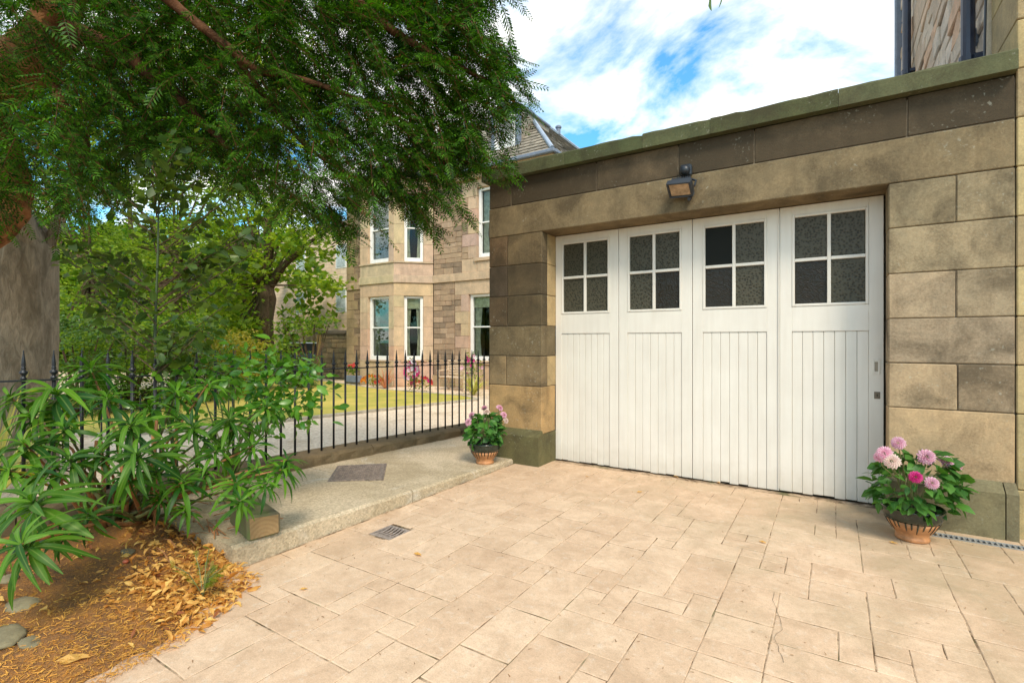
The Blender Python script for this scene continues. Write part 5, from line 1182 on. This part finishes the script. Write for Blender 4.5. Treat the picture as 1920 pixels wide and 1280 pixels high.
hg = [('evergreen_shrub','dense dark evergreen shrub beside the pale trunk base', (150,650,10.5), (1.0,.9,.75), 40, .07,'deep'),
      ('mixed_shrub','bright speckled green shrub behind the left railings', (245,655,11.5), (1.2,1.0,.7), 40, .08,'mid'),
      ('evergreen_shrub','dark evergreen shrub below the sapling crown', (350,650,12.5), (1.2,1.0,.8), 40, .08,'deep'),
      ('golden_shrub','yellowing shrub to the left of the sycamore trunk', (420,655,14), (1.1,1.0,.8), 34, .09,'gold'),
      ('mixed_shrub','low green shrub at the foot of the sycamore', (465,680,16), (1.0,.8,.5), 26, .09,'mid'),
      ('evergreen_shrub','dark low shrub right of the sycamore foot', (555,690,17), (.9,.7,.4), 22, .09,'deep')]
for (nm, lb, c, r, n, ls, mt) in hg:
    p = at(*c); tree(nm, lb, (p.x,p.y,G0), None, [(p, r, n), (V(p.x,p.y,G0+.45),(r[0],r[1],.5),n//2)], 90, ls, mt, 'bark_dark', LEAF2, 'shrub', cr=.2, nb_=4)
# distant wooded belt that closes the view on the left
bl = []
for i in range(80):
    p = at(random.uniform(-600,600), 0, random.uniform(34,46)); 
    if -37 < 0: bl.append(((p.x,p.y,random.uniform(1,9)),(2.2,2.2,1.8),3))
for i in range(150):
    p = at(random.uniform(-700,440), 0, random.uniform(26,31)); bl.append(((p.x,p.y,random.uniform(-.2,6.5)),(2.0,2.0,1.5),3))
P_, D_ = [], []
for c, r, n in bl:
    k = 260; a = rng.normal(size=(k,3)); a /= np.linalg.norm(a,axis=1,keepdims=True); P_.append(np.array(c)+a*rng.uniform(.5,1,(k,1))*np.array(r)); D_.append(rng.normal(size=(k,3)))
sel = np.concatenate(P_); Dd = np.concatenate(D_); keep = ~((sel[:,0] > -60.5) & (sel[:,1] > 25) & (sel[:,1] < 36)) ; keep &= ~((sel[:,1] > 25) & (sel[:,0] > -60)); sel = sel[keep]; Dd = Dd[keep]
wd_ = link('distant_trees', inst_mesh('distant_trees', *LEAF1, frames(Dd, None, rng.uniform(.5,.9,len(sel))), sel, M['mid']), kind='stuff'); tag(wd_, 'far-off belt of green trees behind the garden', 'trees')
# twig with two leaves dangling into the frame at the top
tg = thing('overhanging_twig', 'two green leaves on a twig hanging into the sky at the top edge', 'twig', at(1345,-60,2.0)); TO = Vector(tg.location)
MB().tube([V(-.3,.1,.5), V(-.05,.02,.1), V(0,0,0)], [.006,.004,.002], 5).build('stem', M['bark_dark'], tg)
M['twigleaf'] = leaf_mat('bright_twig_leaf', (.06,.18,.015), (.12,.26,.02), .4, .5, per='object'); tl = pleaf('twigleaf', .3, .15, True)
place_leaf(tl, tg, at(1357,-45,2.0)-TO, at(1357,22,2.0)-at(1357,-45,2.0), 1.2, .125); place_leaf(tl, tg, at(1338,-30,2.02)-TO, at(1326,22,2.02)-at(1338,-30,2.02), .25, .11)

# ------------------------------------------------------------ litter, stones, weeds
P_, D_, R_ = [], [], []
for i in range(9000):
    y = random.uniform(.2, 1.5); xe = bed_edge(y); x = xe + .05 - abs(random.gauss(0,.38)) if random.random() < .75 else random.uniform(-4.0, xe+.03)
    if x < -4.0: continue
    P_.append((x, y, (bedz(x,y) if x < xe else 0)+.006)); D_.append((random.gauss(0,1),random.gauss(0,1),random.gauss(0,.12)))
nm_ = inst_mesh('yew_litter', [(-.0013,0,0),(.0013,0,0),(.0009,.022,.001),(-.0009,.022,.001)], [(0,1,2,3)], frames(np.array(D_), rng.normal(0,.4,len(D_)), rng.uniform(.6,1.2,len(D_))), np.array(P_), M['needle'])
tag(link('yew_litter', nm_, kind='stuff'), 'orange fallen yew needles scattered over the soil bed', 'litter')
def dleaf(q=0):
    vs = []; K = 5; r_ = random.Random(q); cu = r_.uniform(.05,.3); tw_ = r_.uniform(-.5,.5)
    for k in range(K+1):
        s = k/K; ww = (.15+.06*r_.random())*math.sin(PI*(s*.88+.06)); b_ = tw_*s
        for e in (-1,0,1): vs.append((e*ww*math.cos(b_)+r_.uniform(-.02,.02), s+r_.uniform(-.03,.03), cu*math.sin(s*PI)+abs(e)*r_.uniform(-.02,.14)+e*ww*math.sin(b_)))
    return vs, [(3*k+j, 3*k+j+1, 3*k+j+4, 3*k+j+3) for k in range(K) for j in range(2)]
DLt = dleaf(1); PD = [[] for _ in range(6)]
def dput(x, y, z, up): PD[random.randrange(6)].append(((x,y,z), (random.gauss(0,1),random.gauss(0,1),up)))
for i in range(900):
    if i < 480: c = gnd(330+random.gauss(0,50), 1085+random.gauss(0,42), .09)
    elif i < 700: c = gnd(430+random.gauss(0,30), 1095+random.gauss(0,35), .05)
    else: c = gnd(380+random.gauss(0,90), 1000+random.gauss(0,30), .11)
    xe = bed_edge(c.y)
    if c.x > xe+.10 or c.x < -4.1 or c.y > 1.52: continue
    dput(c.x, c.y, (bedz(c.x,c.y) if c.x < xe else .0)+.006+.05*math.exp(-((c.x+3.35)**2+(c.y-1.15)**2)/.05)*random.random(), random.gauss(.05,.35))
for _ in range(110):
    x, y = random.uniform(-3.9,-2.7), random.uniform(.3,1.4)
    if x < bed_edge(y): dput(x, y, bedz(x,y)+.008, random.gauss(0,.15))
vs_all, fs_all = [], []
for q in range(6):
    if not PD[q]: continue
    D_ = np.array([d for p, d in PD[q]]); P_ = np.array([p for p, d in PD[q]]); tv, tf = dleaf(q+10); sc_ = rng.uniform(.022,.062,len(D_))
    me = inst_mesh('tmp', tv, tf, frames(D_, rng.normal(0,.8,len(D_)), sc_), P_, M['dead']); b = len(vs_all)
    vs_all += [tuple(v.co) for v in me.vertices]; fs_all += [tuple(i+b for i in p.vertices) for p in me.polygons]; bpy.data.meshes.remove(me)
dl = bpy.data.meshes.new('dead_leaf_litter'); dl.from_pydata(vs_all, [], fs_all); dl.materials.append(M['dead'])
tag(link('dead_leaf_litter', dl, kind='stuff'), 'drift of yellow and tan dead leaves on the edge of the bed', 'leaf litter')
tw2 = MB()
for i in range(30):
    c = gnd(370+random.gauss(0,45), 985+random.gauss(0,22), .1); a = random.uniform(-.5,.9); l = random.uniform(.08,.28)
    if c.y > 1.5: c.z = zc(c.y)
    tw2.tube([c+V(0,0,.012), c+V(l*.5*math.cos(a),l*.5*math.sin(a),.03), c+V(l*math.cos(a),l*math.sin(a),.012)], .0035, 5)
tag(tw2.build('fallen_twigs', M['stem_brown'], kind='stuff'), 'thin dry twigs lying at the foot of the shrub', 'twigs')
def rock(label, px, py, r, flat=.26, z=.06):
    p = gnd(px, py, z); m = MB(); n = 14; vs = []; ph = random.uniform(0,6)
    for i, (el, rr) in enumerate(((-.4,.9),(0,1),(.45,.88),(.8,.62),(.98,.25))):
        for k in range(n):
            a = 2*PI*k/n; q = r*rr*(1+.10*math.sin(2*a+ph)+.06*math.sin(5*a+ph)); vs.append((q*math.cos(a)*1.15, q*math.sin(a)*.85, el*r*flat))
    m.add(vs, [(i*n+k, i*n+(k+1)%n, (i+1)*n+(k+1)%n, (i+1)*n+k) for i in range(4) for k in range(n)]+[tuple(4*n+k for k in range(n))])
    o = m.build('garden_stone', M['cobble'], None, True, loc=(p.x, p.y, bedz(p.x,p.y)+r*flat*.05)); tag(o, label, 'stone')
rock('rounded grey-green stone near the left edge, under the shrub leaves', 42, 1143, .075)
rock('flat stone cut off by the left edge, below the rounded one', 8, 1200, .085)
rock('small grey stone right of the flat edge stone', 57, 1212, .045)
rock('mossy white-flecked stone in shade under the lowest leaf whorl', 15, 1105, .05)
rock('brownish stone half buried beside the leaf drift', 240, 1045, .04)
for (px, py, r, lb, mt) in ((400,1127,.018,'white pebble at the bed edge below the weed','wpetal'),(236,1062,.016,'reddish windfall fruit among the dead leaves','red')):
    p = gnd(px,py,.05); o = MB().lathe([(r*.5,-r*.6),(r,0),(r*.8,r*.5),(r*.2,r*.75)], 10).build('pebble' if mt == 'wpetal' else 'windfall_fruit', M['cream'] if mt == 'wpetal' else simple('red_skin', (.5,.12,.05), .4), None, True, loc=(p.x,p.y,bedz(p.x,p.y)+r*.4)); tag(o, lb, 'pebble' if mt == 'wpetal' else 'fruit')
wp = gnd(372,1115,.05); wd2 = thing('weed', 'feathery green weed growing through the dead leaves', 'plant', (wp.x-.02,wp.y+.03,.06))
ms_, os_ = [], []
for i in range(9):
    a = random.uniform(0,6.28); l = random.uniform(.10,.2); e = V(l*math.cos(a)*.7, l*math.sin(a)*.7, l*.7); MB().tube([(0,0,-.03), e*.5+V(0,0,.02), e], .0022, 4).build('stem', M['stem'], wd2)
    for k in range(9):
        s = (k+2)/10; ms_.append(frames(np.array([[math.cos(a)+rs_.normal(0,.5), math.sin(a)+rs_.normal(0,.5), .2+rs_.normal(0,.3)]]), None, .34)[0]); os_.append(list(e*s))
link('foliage', inst_mesh('foliage', SPv, SPf, np.array(ms_), np.array(os_), M['mid']), wd2, 'stuff')
dlm = MB().add(*DLt).build('fallen_leaf', M['dead']); dme = dlm.data; bpy.data.objects.remove(dlm)
for (px, py, s_, lb) in ((1098,893,.035,'dry leaf on the paving near the left end of the doors'),(1350,907,.05,'brown leaf against the foot of the third door leaf'),(1262,893,.05,'brown leaf below the second door leaf'),(1684,1021,.035,'yellow leaf in front of the right dahlia pot'),(1437,1020,.035,'curled leaf in the middle of the paving to the right'),
                         (790,1043,.045,'yellow leaf on the paving beside the gully grate'),(577,1105,.03,'small brown leaf on the slabs right of the leaf drift'),(170,1250,.09,'large orange leaf at the near edge of the bed'),(1745,1000,.03,'yellow leaf lying on the end of the channel drain'),(1205,923,.04,'tan leaf on the paving between the doors and the kerb')):
    p = gnd(px, py, .0); zz = bedz(p.x,p.y) if p.x < bed_edge(p.y) and p.y < 1.5 else .002
    o = link('fallen_leaf', dme, loc=(p.x,p.y,zz+.004)); o.rotation_euler = (0,0,random.uniform(0,6)); o.scale = (s_*1.3,s_*1.3,s_); tag(o, lb, 'leaf', 'single fallen leaves')

# grit and stray needles blown over the paving, and one hairline crack
P_, D_ = [], []
for i in range(1500):
    x, y = random.uniform(DX0+.02,1.2), random.uniform(.3,4.6)
    if random.random() < .5: y = 4.66-abs(random.gauss(0,.12)) if random.random() < .5 else y; x = DX0+.01+abs(random.gauss(0,.12)) if random.random() < .4 else x
    if y < 1.5 and x < bed_edge(y): continue
    if y > 4.25 and (x < XL or x > XR): continue
    P_.append((x,y,.0035)); D_.append((random.gauss(0,1),random.gauss(0,1),random.gauss(0,.08)))
gm = inst_mesh('paving_debris', [(-.002,0,0),(.002,0,0),(.001,.016,.002),(-.001,.016,.002)], [(0,1,2,3)], frames(np.array(D_), rng.normal(0,.4,len(D_)), rng.uniform(.3,1.0,len(D_))), np.array(P_), M['debris'] if 'debris' in M else simple('brown_debris', (.25,.13,.05), .9, var=.5, sc=20))
tag(link('paving_debris', gm, kind='stuff'), 'stray needles and grit scattered over the paving', 'debris')
pts = [gnd(1451,1110,0),gnd(1448,1125,0),gnd(1464,1162,0),gnd(1466,1180,0),gnd(1453,1196,0),gnd(1462,1222,0),gnd(1470,1245,0)]
m = MB(); vs = []
for i, p in enumerate(pts):
    for sub in range(3 if i < len(pts)-1 else 1):
        q = p.lerp(pts[min(i+1,len(pts)-1)], sub/3)+V(random.uniform(-.004,.004),random.uniform(-.004,.004),0); w_ = random.uniform(.0004,.0010); vs += [(q.x-w_,q.y,.0042),(q.x+w_,q.y,.0042)]
m.add(vs, [(2*i,2*i+1,2*i+3,2*i+2) for i in range(len(vs)//2-1)]); m.build('crack', M['pot_soil'], drv)
